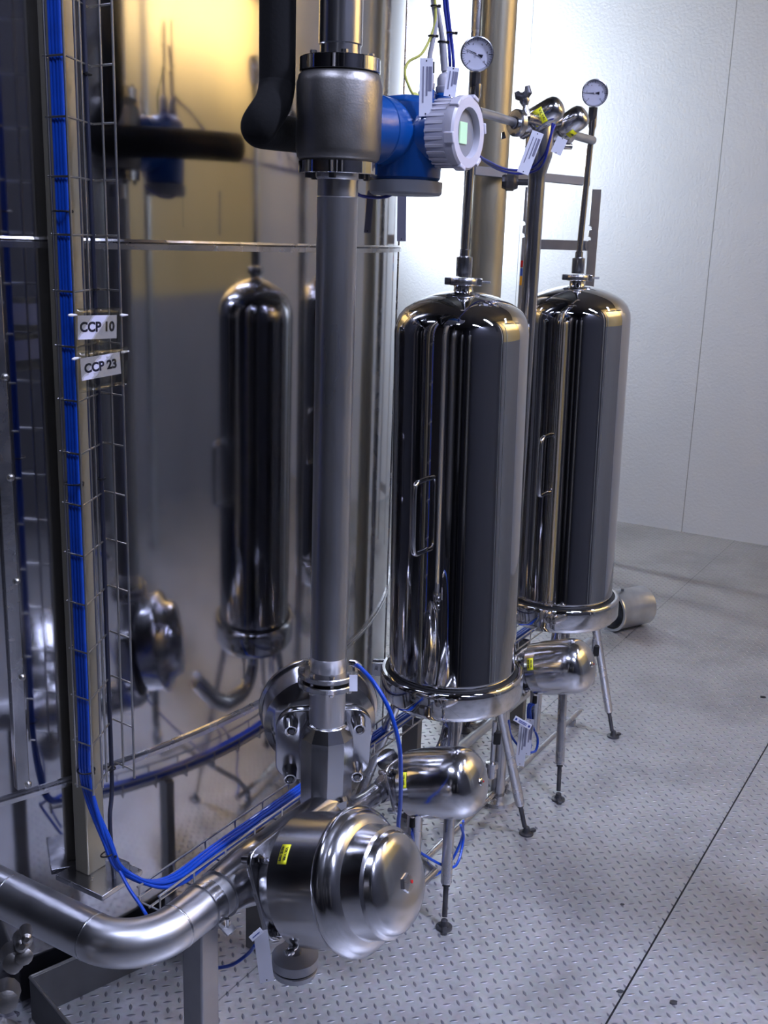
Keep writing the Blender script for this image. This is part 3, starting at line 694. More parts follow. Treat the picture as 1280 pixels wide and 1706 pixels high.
# ------------------------------------------------------------------ filter housings
def make_filter(base, lean_px):
    e = empty('filter_housing', base, 'x', 'filter', 'tall polished filter housings on three legs')
    b = base
    axis = UP.copy(); ob = V((0.018, -.006, 0))
    axis = V((-.0185, 0, 1)).normalized()
    c0 = b + ob
    def P(z): return c0 + axis * z
    fb = P(0)
    MB().lathe([(.555, .157), (.560, .160), (.572, .160), (.575, .159), (1.385, .159), (1.40, .1588), (1.418, .156), (1.436, .148), (1.452, .134), (1.466, .112), (1.479, .082), (1.488, .05), (1.492, .025), (1.492, 0)],
               fb, axis, 128, ref=(1, 0, 0)).build('bell', MIRROR, e, ang=40)
    MB().lathe([(.548, .155), (.548, .166), (.556, .167), (.556, .155)], fb, axis, 96).build('gasket', RUBBER, e)
    MB().lathe([(.484, .150), (.484, .168), (.490, .172), (.497, .1735), (.498, .1805), (.503, .1815), (.545, .1815), (.553, .180), (.557, .176), (.557, .169), (.551, .168), (.549, .160)], fb, axis, 96).build('clamp_ring', MIRROR, e, ang=40)
    cd_ = (V((0, 0, 0)) - V((b.x, b.y, 0))).normalized()
    sd = V((-cd_.y, cd_.x, 0))
    q = fb + axis * .525 + (-sd) * .175 + cd_ * -.02
    for s in (-1, 1):
        MB().box(q - sd * .012 + cd_ * (s * .012) + UP * .01, .018, .004, .018, (sd, cd_, UP)).build('clamp_lug', SATIN, e, bevel=.002)
    MB().lathe([(-.03, .004), (.03, .004)], q - sd * .018 + UP * .012, cd_, 10).build('clamp_bolt', SATIN, e)
    MB().lathe([(.462, 0), (.462, .06), (.468, .12), (.482, .155), (.50, .162)], fb, axis, 80).build('bowl', SATIN, e, ang=60)
    MB().lathe([(.551, .1595), (.5515, .1625), (.5535, .1625), (.554, .1595)], fb, axis, 96).build('groove_ring', DOME, e)
    # handle
    th = math.radians(25)
    hd = (cd_ * math.cos(th) + sd * math.sin(th)); hd = hd if hd.x < cd_.x else (cd_ * math.cos(th) - sd * math.sin(th))
    zt2, zb2_ = zon(b.x, b.y, 800 if lean_px == 0 else 735), zon(b.x, b.y, 912 if lean_px == 0 else 822)
    a = P(1.03) + hd * .157; z_ = 1.03
    hp = spline([P(1.075) + hd * .150, P(1.075) + hd * .19, P(1.072) + hd * .216, P(1.055) + hd * .224, P(.99) + hd * .225, P(.925) + hd * .224, P(.908) + hd * .216, P(.905) + hd * .19, P(.905) + hd * .150], 6)
    MB().tube(hp, .0062, 14).build('handle', MIRROR, e)
    # neck and clamp on top
    t = P(1.492)
    MB().lathe([(-.006, .026), (.004, .022), (.010, .022), (.014, .025), (.018, .025)], t, axis, 40).build('neck', MIRROR, e)
    tcl = e_ = MB().lathe([(.013, .024), (.013, .031), (.017, .0335), (.026, .0335), (.030, .031), (.030, .024)], t, axis, 40).build('top_clamp', SATIN, e)
    MB().box(t + axis * .0215 - V((.036, 0, 0)), .008, .008, .008).build('clamp_hinge', DARKST, tcl, bevel=.002)
    MB().box(t + axis * .0215 + V((.036, 0, 0)), .007, .009, .009).build('clamp_jaw', SATIN, tcl, bevel=.002)
    MB().tube([t + axis * .022 + V((.036, 0, 0)), t + axis * .022 + V((.062, -.006, 0))], .003, 8).build('clamp_screw', SATIN, tcl)
    # legs
    for k in range(3):
        az = math.radians(-90 + 120 * k); u = V((math.cos(az), math.sin(az), 0))
        top = b + u * .135 + ob * .6 + UP * .485; ft = b + u * .290
        d = (ft - top).normalized(); L = (ft - top).length
        kn = top + d * (L - .105)
        MB().tube([top, kn - d * .004, kn], [.0135, .0135, .012], 20).build('leg', SATIN, e)
        lg = MB().lathe([(0, .0095), (.006, .0095), (.007, .0065), (.078, .0065)], kn, d, 16).build('adjuster', DARKST, e)
        MB().lathe([(0, .020), (.005, .020), (.007, .012), (.014, .009), (.022, .008), (.026, 0)], ft, UP, 20).build('foot', DARKST, lg)
        MB().box(ft + u * .018 + UP * .006, .012, .006, .004, (u, u.cross(UP), UP)).build('foot_lug', DARKST, lg, bevel=.001)
    # outlet elbow under the bowl running back to the valve
    MB().tube(elbow(fb + UP * .47, fb + UP * .325, fb + UP * .325 - D2 * .17, .085, 12) + [fb - D2 * .24 + UP * .36, fb - D2 * .33 + UP * .44], .026, 28).build('outlet_bend', MIRROR, e, ang=60)
    # drain cock
    q = fb + V((.105, -.02, 0))
    MB().lathe([(.30, .008), (.305, .013), (.33, .013), (.332, .017), (.345, .017), (.347, .006), (.46, .006)], q - UP * .04, UP, 18).build('drain_cock', SATIN, e)
    MB().box(q + UP * .375 + V((.008, 0, 0)), .010, .008, .018).build('cock_handle', RUBBER, e, bevel=.004)
    return e
f1 = make_filter(F1, 0)
f1['label'] = 'tall polished domed filter housing nearer the camera, next to the flowmeter riser'
f2 = copy_tree(f1); f2.location = F2
f2['label'] = 'tall polished domed filter housing farther away, nearer the white wall'

def gauge(G, stem_pts, stem_r, label, needle):
    e = empty('pressure_gauge', stem_pts[0], label, 'gauge')
    n = (cam_pos - G).normalized(); n = (n + D1 * .10 + UP * -.02).normalized()
    u = UP.cross(n).normalized(); v = n.cross(u); R = .0365
    MB().tube(stem_pts, stem_r, 20).build('stem_pipe', BRUSH, e)
    MB().lathe([(-.034, .010), (-.024, .012), (0, .012)], G - v * R, v, 8).build('socket_nut', DARKST, e)
    MB().lathe([(-.022, 0), (-.022, R * .92), (-.018, R * .98), (.004, R * 1.0), (.008, R * .99), (.009, R * .93), (.002, R * .86)], G, n, 56, ref=u, caps=(1, 0)).build('case', SATIN, e, ang=40)
    dl = MB().lathe([(.0, 0), (.0, R * .88), (.002, R * .88), (.002, 0)], G, n, 56).build('dial', DIAL, e)
    for i in range(31):
        a = math.radians(225 - 270 * i / 30); rv = u * math.cos(a) + v * math.sin(a); big = i % 5 == 0
        MB().box(G + n * .0022 + rv * R * (.78 if big else .81), .0028 if big else .0016, .0006 if big else .0003, .0002, (rv, n.cross(rv), n)).build('tick_mark', INK, dl)
    for i, s in enumerate(('0', '2', '4', '6', '8', '10')):
        a = math.radians(225 - 270 * i / 5); rv = u * math.cos(a) + v * math.sin(a)
        text(e, 'dial_numeral', s, G + n * .0023 + rv * R * .60, u, v, .0062, INK, .0001)
    a = math.radians(needle); rv = u * math.cos(a) + v * math.sin(a); sv = n.cross(rv)
    MB().prism([(-.013, -.0038), (-.013, .0038), (-.004, .0012), (.026, .0003), (.026, -.0003), (-.004, -.0012)], G + n * .003, rv, sv, n, .0006).build('needle', INK, e)
    MB().lathe([(.003, 0), (.003, .0026), (.005, .0022), (.005, 0)], G, n, 12).build('hub', DIAL, e)
    MB().lathe([(.0072, 0), (.0072, R * .90), (.0077, R * .90), (.0077, 0)], G, n, 56).build('glass', GLASS, e)
    return e
for b, gp, label, nd_ in ((F1, (795, 90), 'round pressure gauge on the stem above the nearer filter', 159), (F2, (991, 155), 'round pressure gauge on the stem above the farther filter', 181)):
    t = b + V((.018, -.006, 0)) + V((-.0185, 0, 1)).normalized() * 1.523
    G = atY(gp[0], gp[1], t.y - .012); top = V((G.x + .002, G.y + .012, G.z - .060))
    base_ = t
    g = gauge(G, [base_ + UP * .002, base_ + UP * .012, base_ + UP * .013, base_ + UP * .045, base_ + UP * .048, base_ + UP * .062, base_ + UP * .064, base_.lerp(top, .72), top - UP * .035, top - UP * .025, top],
              [.018, .018, .0185, .0185, .0115, .0115, .0088, .0088, .0088, .012, .012], label, nd_)

# ------------------------------------------------------------------ vent pipe between the filters with its two little valves
VX, VY = .364, 2.86
def vz(py): return zon(VX, VY, py)
vp = empty('vent_pipe', (VX, VY, 0), 'vertical steel vent pipe with a swollen top standing between the two filters', 'pipe')
MB().lathe([(.02, .021), (vz(305), .0215), (vz(292), .022), (vz(262), .0345), (vz(255), .036), (vz(200), .036), (vz(193), .033), (vz(190), .0)], (VX, VY, 0), UP, 48).build('pipe_run', BRUSH, vp, ang=50)
MB().lathe([(0, .055), (.012, .055), (.014, .03), (.02, .021)], (VX, VY, 0), UP, 30).build('floor_flange', SATIN, vp)
def top_valve(pa, pb, Y, label, lab_):
    """capsule from pixel pa (near the pipe) to pixel pb (its tip)"""
    a = atY(*pa, Y); b = atY(*pb, Y - .03); d = (b - a).normalized(); L = (b - a).length
    e = empty('vent_valve', a - UP * .03, label, 'valve')
    MB().lathe([(-.05, 0), (-.05, .018), (-.03, .018), (-.028, .023), (-.012, .023), (-.008, .017), (0, .017)], a, d, 24).build('valve_body', SATIN, e)
    R = .0305
    MB().lathe([(-.004, 0), (-.004, R * .9), (0, R), (L * .68, R), (L * .86, R * .9), (L * .96, R * .68), (L, R * .45), (L + .001, 0)], a, d, 40).build('cap', DOME, e, ang=50)
    ref = (cam_pos - a).normalized(); ref = (ref - d * ref.dot(d)).normalized()
    if lab_: label_strip(e, a, R + .0006, d, ref, L * .04, L * .46, -.70, .55, ['SRV XV', 'P09', 'Z.11'], tsize=.009)
    else: label_strip(e, a, R, d, ref, L * .10, L * .40, .55, 1.35, ['SRV'], tsize=.006)
    MB().box(a - d * .030 + UP * -.014, .013, .013, .013, (d, d.cross(UP).normalized(), d.cross(d.cross(UP)).normalized())).build('square_block', SATIN, e, bevel=.002)
    return e
tv1 = top_valve((892, 200), (936, 174), 2.80, 'small capsule shaped steel valve with a full yellow label on the vent pipe top', True)
tv2 = top_valve((938, 214), (976, 188), 2.90, 'small capsule shaped steel valve right of the yellow-labelled one on the vent pipe top', False)
# hinged clamp with wing nut and the line from the near gauge
g1 = atY(862, 205, 2.74)
wc_ = empty('wing_nut_clamp', g1 - UP * .035, 'pipe clamp with an upright wing nut left of the vent pipe top', 'clamp')
ca = (V((-.8, -.55, 0))).normalized()
MB().lathe([(-.010, .016), (-.010, .029), (-.006, .032), (.006, .032), (.010, .029), (.010, .016), (-.010, .016)], g1, ca, 40).build('clamp_band', SATIN, wc_)
MB().lathe([(.0, .0), (.0, .014), (.014, .014), (.020, .008), (.021, 0)], g1, ca, 24).build('ferrule', SATIN, wc_)
MB().tube([g1 + V((-.028, 0, -.028)), g1 + V((-.034, 0, -.030)), g1 + V((-.036, 0, -.03))], .008, 12).build('hinge', DARKST, wc_)
w0 = atY(878, 195, 2.74); w1 = atY(873, 160, 2.74)
MB().tube([w0, w0.lerp(w1, .35), w0.lerp(w1, .5), w1], [.012, .009, .0065, .0065], 14).build('clamp_screw', SATIN, wc_)
wn = (w1 - w0).normalized()
wq = V((.9, -.3, .25)).normalized()
MB().tube([w1 - wq * .016 + wn * .014, w1 - wq * .014 + wn * .004, w1 - wn * .004, w1 + wq * .012 + wn * .006, w1 + wq * .012 + wn * .020], [.006, .010, .013, .010, .006], 14).build('wing_nut', DARKST, wc_)
MB().lathe([(-.022, .008), (-.012, .013), (.0, .011)], w1, wn, 12).build('nut_collar', SATIN, wc_)
MB().tube([w0, atY(890, 198, 2.76), atY(905, 205, 2.79)], [.012, .013, .012], 14).build('link_arm', SATIN, wc_)
gs = F1 + V((-.0, 0, 0))
gst = atY(796, 186, 2.53)
single(MB().tube([gst, atY(822, 193, 2.62), g1 + ca * .006], [.011, .0105, .010], 16), 'sampling_pipe', TILEG, 'short pale pipe from the nearer gauge stem to the wing nut clamp', 'pipe')
g2 = atY(947, 222, 3.0)
c2 = empty('hinged_clamp', g2 - UP * .03, 'small pipe clamp under the right capsule valve, beside the farther gauge stem', 'clamp')
MB().lathe([(-.010, .015), (-.010, .024), (-.006, .027), (.006, .027), (.010, .024), (.010, .015), (-.010, .015)], g2, V((1, .4, 0)), 32).build('clamp_band', SATIN, c2)
MB().lathe([(-.012, .008), (.012, .008)], g2 + UP * -.033, V((1, .3, 0)), 12).build('hinge', SATIN, c2)
g3 = atY(988, 234, 3.15)
single(MB().tube([g2, atY(966, 228, 3.08), g3], [.010, .0115, .0115], 16), 'sampling_pipe', TILEG, 'short pale pipe from the farther gauge stem to the right capsule valve', 'pipe')

# ------------------------------------------------------------------ pipes and bars behind
for (px, py, Y, r, label) in ((820, 250, 3.42, .0520, 'thickest vertical steel pipe, standing behind the nearer pressure gauge'),
                              (783, 250, 3.55, .026, 'thinner vertical pipe seen just left of the thickest one')):
    b = atY(px if r > .04 else 789, 250, Y)
    e = empty('vertical_pipe', (b.x, b.y, 0), label, 'pipe')
    MB().lathe([(.012, r), (4.3, r)], (b.x, b.y, 0), UP, 48).build('pipe_run', OLIVE if r > .04 else SATIN, e)
    MB().lathe([(0, r + .03), (.012, r + .03), (.012, r)], (b.x, b.y, 0), UP, 40).build('floor_flange', SATIN, e)
# frame behind
FY = 5.5
fr = atY(990, 315, FY); fl_ = atY(877, 315, FY)
fe = empty('bracket_frame', (fr.x, fr.y, 0), 'grey steel frame of two slotted posts and a crossbar in front of the white wall', 'frame')
fu = (fr - fl_); fu.z = 0; fu = fu.normalized(); fw = fu.cross(UP)
fr0 = V((atY(993, 315, FY).x, FY, 0)); zt_f = zon(fr0.x, FY, 316)
def post(c, zt, name, hw=.023, notches=()):
    poly = [(-hw, 0), (hw, 0), (hw, zt), (-hw, zt)]
    for zn in sorted(notches, reverse=True):
        poly += [(-hw, zn + .012), (-hw + .011, zn + .006), (-hw + .013, zn - .008), (-hw, zn - .014)]
    return MB().prism(poly, V((c.x, c.y, 0)), fu, UP, fw, .030).build(name, FRAME, fe, bevel=.0015)
post(fr0, zt_f, 'post', .023, [zon(fr0.x, FY, p) for p in (380, 398)])
fl0 = V((atY(880, 315, FY).x, FY, 0)); lp = post(fl0, zt_f, 'post', .018, [zon(fl0.x, FY, p) for p in (372, 392)])
zbar = zon(1.2, FY, 412)
MB().box(V(((fr0.x + fl0.x) / 2, FY, zbar)), (fr0 - fl0).length / 2 + .01, .018, .024).build('crossbar', FRAME, fe, bevel=.002)
MB().box(V(((fr0.x + fl0.x) / 2, FY, .30)), (fr0 - fl0).length / 2 + .01, .018, .024).build('crossbar', FRAME, fe, bevel=.002)
MB().lathe([(-.02, 0), (-.02, .029), (.018, .029), (.018, 0)], V((fr0.x - .008, FY - .01, zbar)), V((0, -1, 0)), 20).build('pivot', FRAME, fe)
for y0, y1, m, k_ in ((434, 445, RED, 'red sticker'), (447, 459, STBLUE, 'blue sticker'), (460, 475, ORANGE, 'orange sticker')):
    za, zb4 = zon(fl0.x, FY, y1), zon(fl0.x, FY, y0)
    MB().box(V((fl0.x - .004, FY, (za + zb4) / 2)) + fw * (.031 if fw.y < 0 else -.001), .0135, .0012, (zb4 - za) / 2).build('sticker', m, lp, label=k_)
# tapered bar to the wall and the clamp at its left
ba = atY(790, 284, 3.30); bb = atY(981, 303, 3.55)
single(MB().box((ba + bb) / 2, (bb - ba).length / 2, .008, .013, ((bb - ba).normalized(), UP.cross((bb - ba)).normalized(), (bb - ba).cross(UP.cross(bb - ba)).normalized())),
       'cross_arm', GREYP, 'flat grey steel arm running level behind the vent pipe to the farther gauge stem', 'bar', bevel=.002)
ja = atY(850, 303, 3.05)
jc = empty('tube_union', ja - UP * .02, 'dark knobbly union nut in front of the thickest vertical pipe', 'fitting')
MB().lathe([(-.022, .012), (-.022, .017), (-.012, .021), (-.010, .024), (.010, .024), (.012, .021), (.022, .017), (.022, .012), (-.022, .012)], ja, V((1, -.1, 0)), 8).build('union_nut', DARKST, jc)
MB().lathe([(.016, .0085), (.085, .0085)], ja, V((1, -.1, 0)), 16).build('tube_end', DARKST, jc)

# insulated black pipe
i0 = V((-.225, 2.36, 0))
iz = atY(462, 140, 2.03)
ip = [V((iz.x, 2.03, 4.3)), V((iz.x, 2.03, iz.z + .08)), V((iz.x, 2.03, iz.z)), V((iz.x - .002, 2.02, iz.z - .02)), atY(452, 178, 2.00), atY(436, 202, 1.985), atY(432, 214, 2.0), atY(446, 218, 2.04), atY(480, 223, 2.13), atY(540, 231, 2.25), atY(620, 240, 2.40)]
single(MB().tube(ip[:2] + spline(ip[2:], 5), .0325, 28), 'insulated_pipe', FOAM, 'thick black foam-covered pipe bending behind the flowmeter', 'pipe', ang=60)

# thin cable beside the riser
cable('sensor_cable', [atY(602, -40, 2.02), atY(601, 30, 2.01), atY(598, 60, 2.0), atY(595, 96, 2.0)], .0022, DARKC, 'thin dark cable running down the right edge of the upper riser', 'cable')
# cables into the transmitter
def pcable(name, pts, r, m, label, grp=None, Y=None): return cable(name, [atY(*p) for p in pts], r, m, label, group=grp)
ty = tc_.y
pcable('ground_wire', [(722, -30, ty), (726, 20, ty), (722, 50, ty), (704, 88, ty - .01), (681, 103, ty - .015), (675, 122, ty - .02), (682, 145, ty - .02), (690, 160, ty - .015)], .0026, YELC, 'thin yellow-green earth wire curling into the blue transmitter')
pcable('signal_cable', [(718, -40, ty + .005), (723, 10, ty + .005), (726, 40, ty + .003), (720, 75, ty), (716, 96, ty), (713, 135, ty), (712, 152, ty)], .0046, GREYC, 'left grey cable going down into the blue transmitter')
pcable('signal_cable', [(728, 12, ty + .02), (735, 50, ty + .025), (738, 75, ty + .03), (740, 110, ty + .03), (741, 140, ty + .03)], .0048, GREYC, 'right grey cable going down into the blue transmitter')
MB_ = MB().tube([atY(737, 66, ty + .026), atY(741, 118, ty + .03)], [.0068, .0068], 14)
single(MB_, 'cable_sleeve', GREYC, 'grey sleeve on the right signal cable above the transmitter', 'sleeve')
pcable('hose', [(738, -40, ty + .03), (741, 10, ty + .03), (747, 60, ty + .03), (750, 110, ty + .03), (748, 160, ty + .10), (775, 230, ty + .20), (800, 262, ty + .35), (835, 284, ty + .55), (872, 289, ty + .66), (902, 277, 2.78), (916, 235, 2.76), (921, 205, 2.76)], .0030, NAVYC, 'left dark blue air hose dropping past the white tags and looping to the vent valves', 'dark blue air hoses')
pcable('hose', [(741, -40, ty + .03), (748, 30, ty + .03), (754, 80, ty + .03), (756, 115, ty + .03), (756, 160, ty + .10), (790, 248, ty + .25), (820, 272, ty + .45), (850, 283, ty + .6), (885, 280, ty + .66), (908, 256, 2.77), (918, 225, 2.75), (925, 208, 2.76)], .0030, NAVYC, 'right dark blue air hose dropping past the white tags and looping to the vent valves', 'dark blue air hoses')
pcable('hose', [(575, 305, 2.10), (592, 320, 2.13), (605, 327, 2.15), (635, 329, 2.18), (655, 322, 2.2), (668, 300, 2.22)], .0032, NAVYC, 'short dark blue hose sagging below the flowmeter')
for p, y_, l in (((751, 55), ty + .03, 'black cable tie on the two dark blue hoses near the top'),):
    q = atY(*p, y_); ring_tie(q, .0075, UP, 'cable_tie', BLACKTIE, l, tail=(1, 0, 0))
for p, l in (((724, 10), 'black cable tie, upper of two on the left grey cable'), ((720, 60), 'black cable tie, lower of two on the left grey cable')):
    q = atY(*p, ty); ring_tie(q, .0062, UP, 'cable_tie', BLACKTIE, l, tail=(1, 0, 0))
q = atY(737, 70, ty + .026); ring_tie(q, .0078, UP, 'cable_tie', BLACKTIE, 'black cable tie at the top of the grey sleeve', tail=(1, 0, 0))

# tags
tag_px(((711, 97), (709, 194), 22), ty - .085, 'long white tag hanging in front of the blue transmitter, left of two', tilt=.004)
tag_px(((756, 112), (749, 161), 20), ty - .02, 'white tag hanging from the dark blue hoses, right of the long one')
tag_px(((897, 220), (871, 289), 20), 2.70, 'white tag tilted on the air hoses in front of the vent pipe')
tag_px(((938, 230), (926, 256), 18), 2.83, 'small pale tag hidden half behind the vent pipe under the right capsule valve', lines=False)
tag_px(((670, 318), (669, 402), 15), 2.35, 'dark grey tag hanging below the transmitter in front of the white wall', lines=False, m=GREYTAG)
tag_px(((618, 318), (612, 388), 11), 2.22, 'narrow grey tag hanging on the hose right of the riser', lines=False, m=GREYTAG)
yv = (B1 + A18 * .1).y
tag_px(((434, 1551), (445, 1636), 24), pf.y - .01, 'blank white tag hanging from the largest valve', lines=False)
t2 = atY(427, 1557, pf.y - .02)
e = empty('cable_marker', t2 - UP * .01, 'short white marker clip across the top of the blank tag', 'marker')
mu = (cR * .75 + cU * .65).normalized(); mv = cF.cross(mu).normalized(); mw = mu.cross(mv)
MB().box(t2, .013, .0055, .001, (mu, mv, mw)).build('plate', TAGM, e, bevel=.001)
MB().box(t2 - cF * .0016, .008, .0006, .0003, (mu, mv, mw)).build('faded_print', BLUEINK, e)
tg3 = atY(877, 1205, port2.y - .03)
tag_px(((874, 1200), (866, 1276), 15), port2.y - .03, 'white tag hanging from the blue hoses between the filter legs, nearer one')
tag_px(((884, 1198), (877, 1258), 13), port2.y - .015, 'white tag behind the nearer one, between the filter legs')
t3 = atY(871, 1204, port2.y - .045)
e = empty('cable_marker', t3 - UP * .01, 'short white marker clip with blue print over the tags between the filter legs', 'marker')
mu = (cR * .86 - cU * .5).normalized(); mv = cF.cross(mu).normalized(); mw = mu.cross(mv)
MB().box(t3, .026, .0075, .001, (mu, mv, mw)).build('plate', TAGM, e, bevel=.001)
for s in (-1, 1): MB().box(t3 - cF * .0016 + mv * (.002 * s), .012, .0009, .0003, (mu, mv, mw)).build('faded_print', BLUEINK, e)
for s in (-1, 1): MB().box(t3 - cF * .0016 + mu * (.020 * s), .0025, .003, .0003, (mu, mv, mw)).build('end_mark', BLUEINK, e)

# hoses lower down
cable('air_hose', [atY(592, 1108, 1.93), atY(600, 1112, 1.90), atY(625, 1140, 1.86), atY(650, 1185, 1.84), atY(665, 1240, 1.84), atY(668, 1290, 1.86), atY(667, 1340, 1.90), atY(664, 1372, 1.93), atY(665, 1400, 1.95)], .0042, BLUEC,
      'bright blue air hose arching from the riser flange down past the middle valve', 'hose')
hk = empty('hose_fitting', atY(590, 1112, 1.935), 'small steel hose fitting on the flange at the top of the bright blue hose', 'fitting')
MB().tube([atY(584, 1104, 1.94), atY(594, 1106, 1.93), atY(602, 1113, 1.90)], [.006, .007, .005], 10).build('elbow', MIRROR, hk)
MB().box(atY(589, 1138, 1.945), .008, .001, .016, (cR, cF, cU)).build('marker_plate', TAGM, hk)
cable('air_hose', [port1 - UP * .03, port1 - UP * .06 + D1 * .004, atZ(700, 1420, .20), atZ(755, 1445, .12), atZ(772, 1400, .16), atZ(768, 1375, .22)], .0034, BLUEC, 'blue hose looping under the middle valve to the floor', 'hose')
cable('air_hose', [atZ(772, 1368, .22), atZ(770, 1395, .12), atZ(755, 1430, .06), atZ(735, 1452, .02), atZ(714, 1464, .008)], .0034, BLUEC, 'thin blue hose lying down to the floor beside the front filter leg', 'hose')
cable('air_hose', [atZ(425, 1575, .34), atZ(412, 1590, .30), atZ(385, 1608, .26), atZ(352, 1612, .22), atZ(330, 1600, .20)], .0035, BLUEC, 'dark-looking blue hose curving left under the largest valve by the blank tag', 'hose')
cable('air_hose', [port2 - UP * .03, atY(884, 1180, port2.y - .01), atY(886, 1205, port2.y), atY(896, 1230, port2.y + .01), atY(893, 1250, port2.y), atY(882, 1254, port2.y - .01)], .0034, BLUEC, 'right blue hose looping behind the two tags between the filter legs', 'hose')
cable('air_hose', [port2 - UP * .035, atY(881, 1175, port2.y), atY(880, 1205, port2.y), atY(884, 1245, port2.y + .01), atY(870, 1248, port2.y + .03), atY(852, 1225, port2.y + .06), atY(848, 1200, port2.y + .1)], .0034, BLUEC, 'left blue hose looping behind the two tags between the filter legs', 'hose')

# ------------------------------------------------------------------ floor-level bits
dr = empty('drain_line', dd(-1.155, 2.2, 0), 'thin steel drain pipe running low above the floor behind the filter legs', 'pipe')
MB().tube([dd(-1.155, 2.13, .03), dd(-1.155, 3.32, .03)], .0085, 16).build('pipe_run', SATIN, dr)
for b in (2.2, 2.7, 3.25):
    slab(-1.165, -1.145, b - .008, b + .008, 0, .022).build('rest', SATIN, dr)
dn = empty('drain_fitting', atZ(706, 1440, .2) - UP * .1, 'polished hexagonal fitting standing under the middle valve', 'fitting')
q = V((B2.x, B2.y, 0)) + D1 * .062
MB().lathe([(.235, .014), (.236, .021), (.262, .021), (.263, .015), (.288, .0145)], q, UP, 8).build('hex_fitting', MIRROR, dn)
MB().tube(elbow(q + UP * .24, q + UP * .19, q + UP * .19 + D2 * .12, .03, 6) + [dd(-1.155, q.dot(D2) + .3, .09), dd(-1.155, q.dot(D2) + .36, .035)], .0085, 14).build('outlet_tube', SATIN, dn)
cp = empty('return_pipe', dd(-1.31, 2.6, 0), 'pale grey pipe passing low behind the legs of the nearer filter', 'pipe')
MB().tube([dd(-1.31, 2.50, .10), dd(-1.31, 3.8, .10)], .016, 20).build('pipe_run', TILEG, cp)
for P_ in (dd(-1.31, 2.6), dd(-1.31, 3.6)):
    MB().box(V((P_.x, P_.y, .042)), .010, .010, .042).build('rest', SATIN, cp)
# pipe stub behind the farther filter
sc_ = atZ(1008, 1056, 0); sa = (D1 * .45 + D2 * .89).normalized()
sR = .088; s0 = V((sc_.x, sc_.y, sR)) + D2 * .05
st = empty('pipe_stub', (s0.x, s0.y, 0), 'short open-ended fat steel cylinder lying on the floor behind the farther filter', 'cylinder')
MB().lathe([(0, .071), (0, sR), (.006, sR + .001), (.012, sR - .004), (.19, sR - .004), (.20, sR - .02), (.202, 0), (.19, 0), (.188, .068), (.0, .071)], s0, sa, 56, ref=UP).build('shell', TILEG, st, ang=40)
MB().lathe([(-.001, .069), (-.001, .077), (.002, .077), (.002, .069), (-.001, .069)], s0, sa, 56, ref=UP).build('rubber_ring', RUBBER, st)
MB().lathe([(sR - .006, .006), (sR + .003, .006), (sR + .003, 0)], s0 + sa * .06, UP, 12).build('rivet', DARKST, st)

# kick plate corner at the lower left, casting beyond it
kz = .10
k0 = atZ(50, 1628, kz); k1 = atZ(130, 1593, kz); k2 = atZ(115, 1706, kz)
kd = (k1 - k0).normalized(); ke = (k2 - k0).normalized()
kp = empty('kick_plate', (k0.x, k0.y, 0), 'low dull steel kick plate turning a corner on the floor at the lower left', 'kick plate')
def wallseg(a, d, L, h, t=.004):
    n = UP.cross(d).normalized(); return MB().box(V((a.x, a.y, h / 2)) + d * (L / 2), L / 2, t / 2, h / 2, (d, n, UP))
wallseg(k0, kd, .38, kz).build('long_side', KICK, kp, bevel=.001)
wallseg(k0, ke, .34, kz).build('short_side', KICK, kp, bevel=.001)
for a, d, L in ((k0, kd, .38), (k0, ke, .34)):
    MB().tube([V((a.x, a.y, kz)), V((a.x, a.y, kz)) + d * L], .0035, 8).build('rolled_edge', WIRE, kp)
cg = atY(12, 1650, 1.42)
cs_ = empty('cast_bracket', (cg.x, cg.y, 0), 'lumpy dark grey cast metal bracket at the lower left edge', 'bracket')
rr = [(0, .055), (.06, .050), (.14, .040), (.22, .047), (.30, .038), (.34, .042), (.37, .030), (.40, 0)]
MB().lathe(rr, (cg.x - .01, cg.y, 0), UP, 14).build('casting', BEAD, cs_, ang=60)
for px, py, r in ((22, 1600, .016), (40, 1590, .013), (36, 1572, .010), (10, 1665, .018), (44, 1560, .008)):
    q = atY(px, py, cg.y - .02)
    MB().lathe([(-.03, r * 1.3), (0, r), (.012, r), (.016, r * .5), (.016, 0)], q, V((.35, -.9, .3)), 12).build('boss', BEAD, cs_)
MB().tube([atY(20, 1610, cg.y - .01), atY(34, 1592, cg.y - .015), atY(46, 1566, cg.y - .02)], [.014, .010, .008], 12).build('rib', BEAD, cs_)
# small bits on the plates
for px, py, s, m, l in ((1034, 1652, .006, DARKST, 'brown crumb lodged in the dark joint of the floor plates'), (1122, 1671, .008, DARKST, 'flat dark scrap on the floor right of the joint'), (1037, 1507, .004, DARKST, 'small ring-shaped speck on the floor left of the joint'),
                          (1272, 1162, .008, RUBBER, 'small black pebble on the floor by the right edge')):
    q = atZ(px, py, 0); bm = MB()
    n = 9; pts = [(s * random.uniform(.6, 1.2) * math.cos(2 * PI * i / n) * 1.5, s * random.uniform(.6, 1.1) * math.sin(2 * PI * i / n)) for i in range(n)]
    bm.prism(pts, q + UP * .0002, (1, 0, 0), (0, 1, 0), UP, s * .35)
    single(bm, 'floor_crumb', m, l, 'crumb')

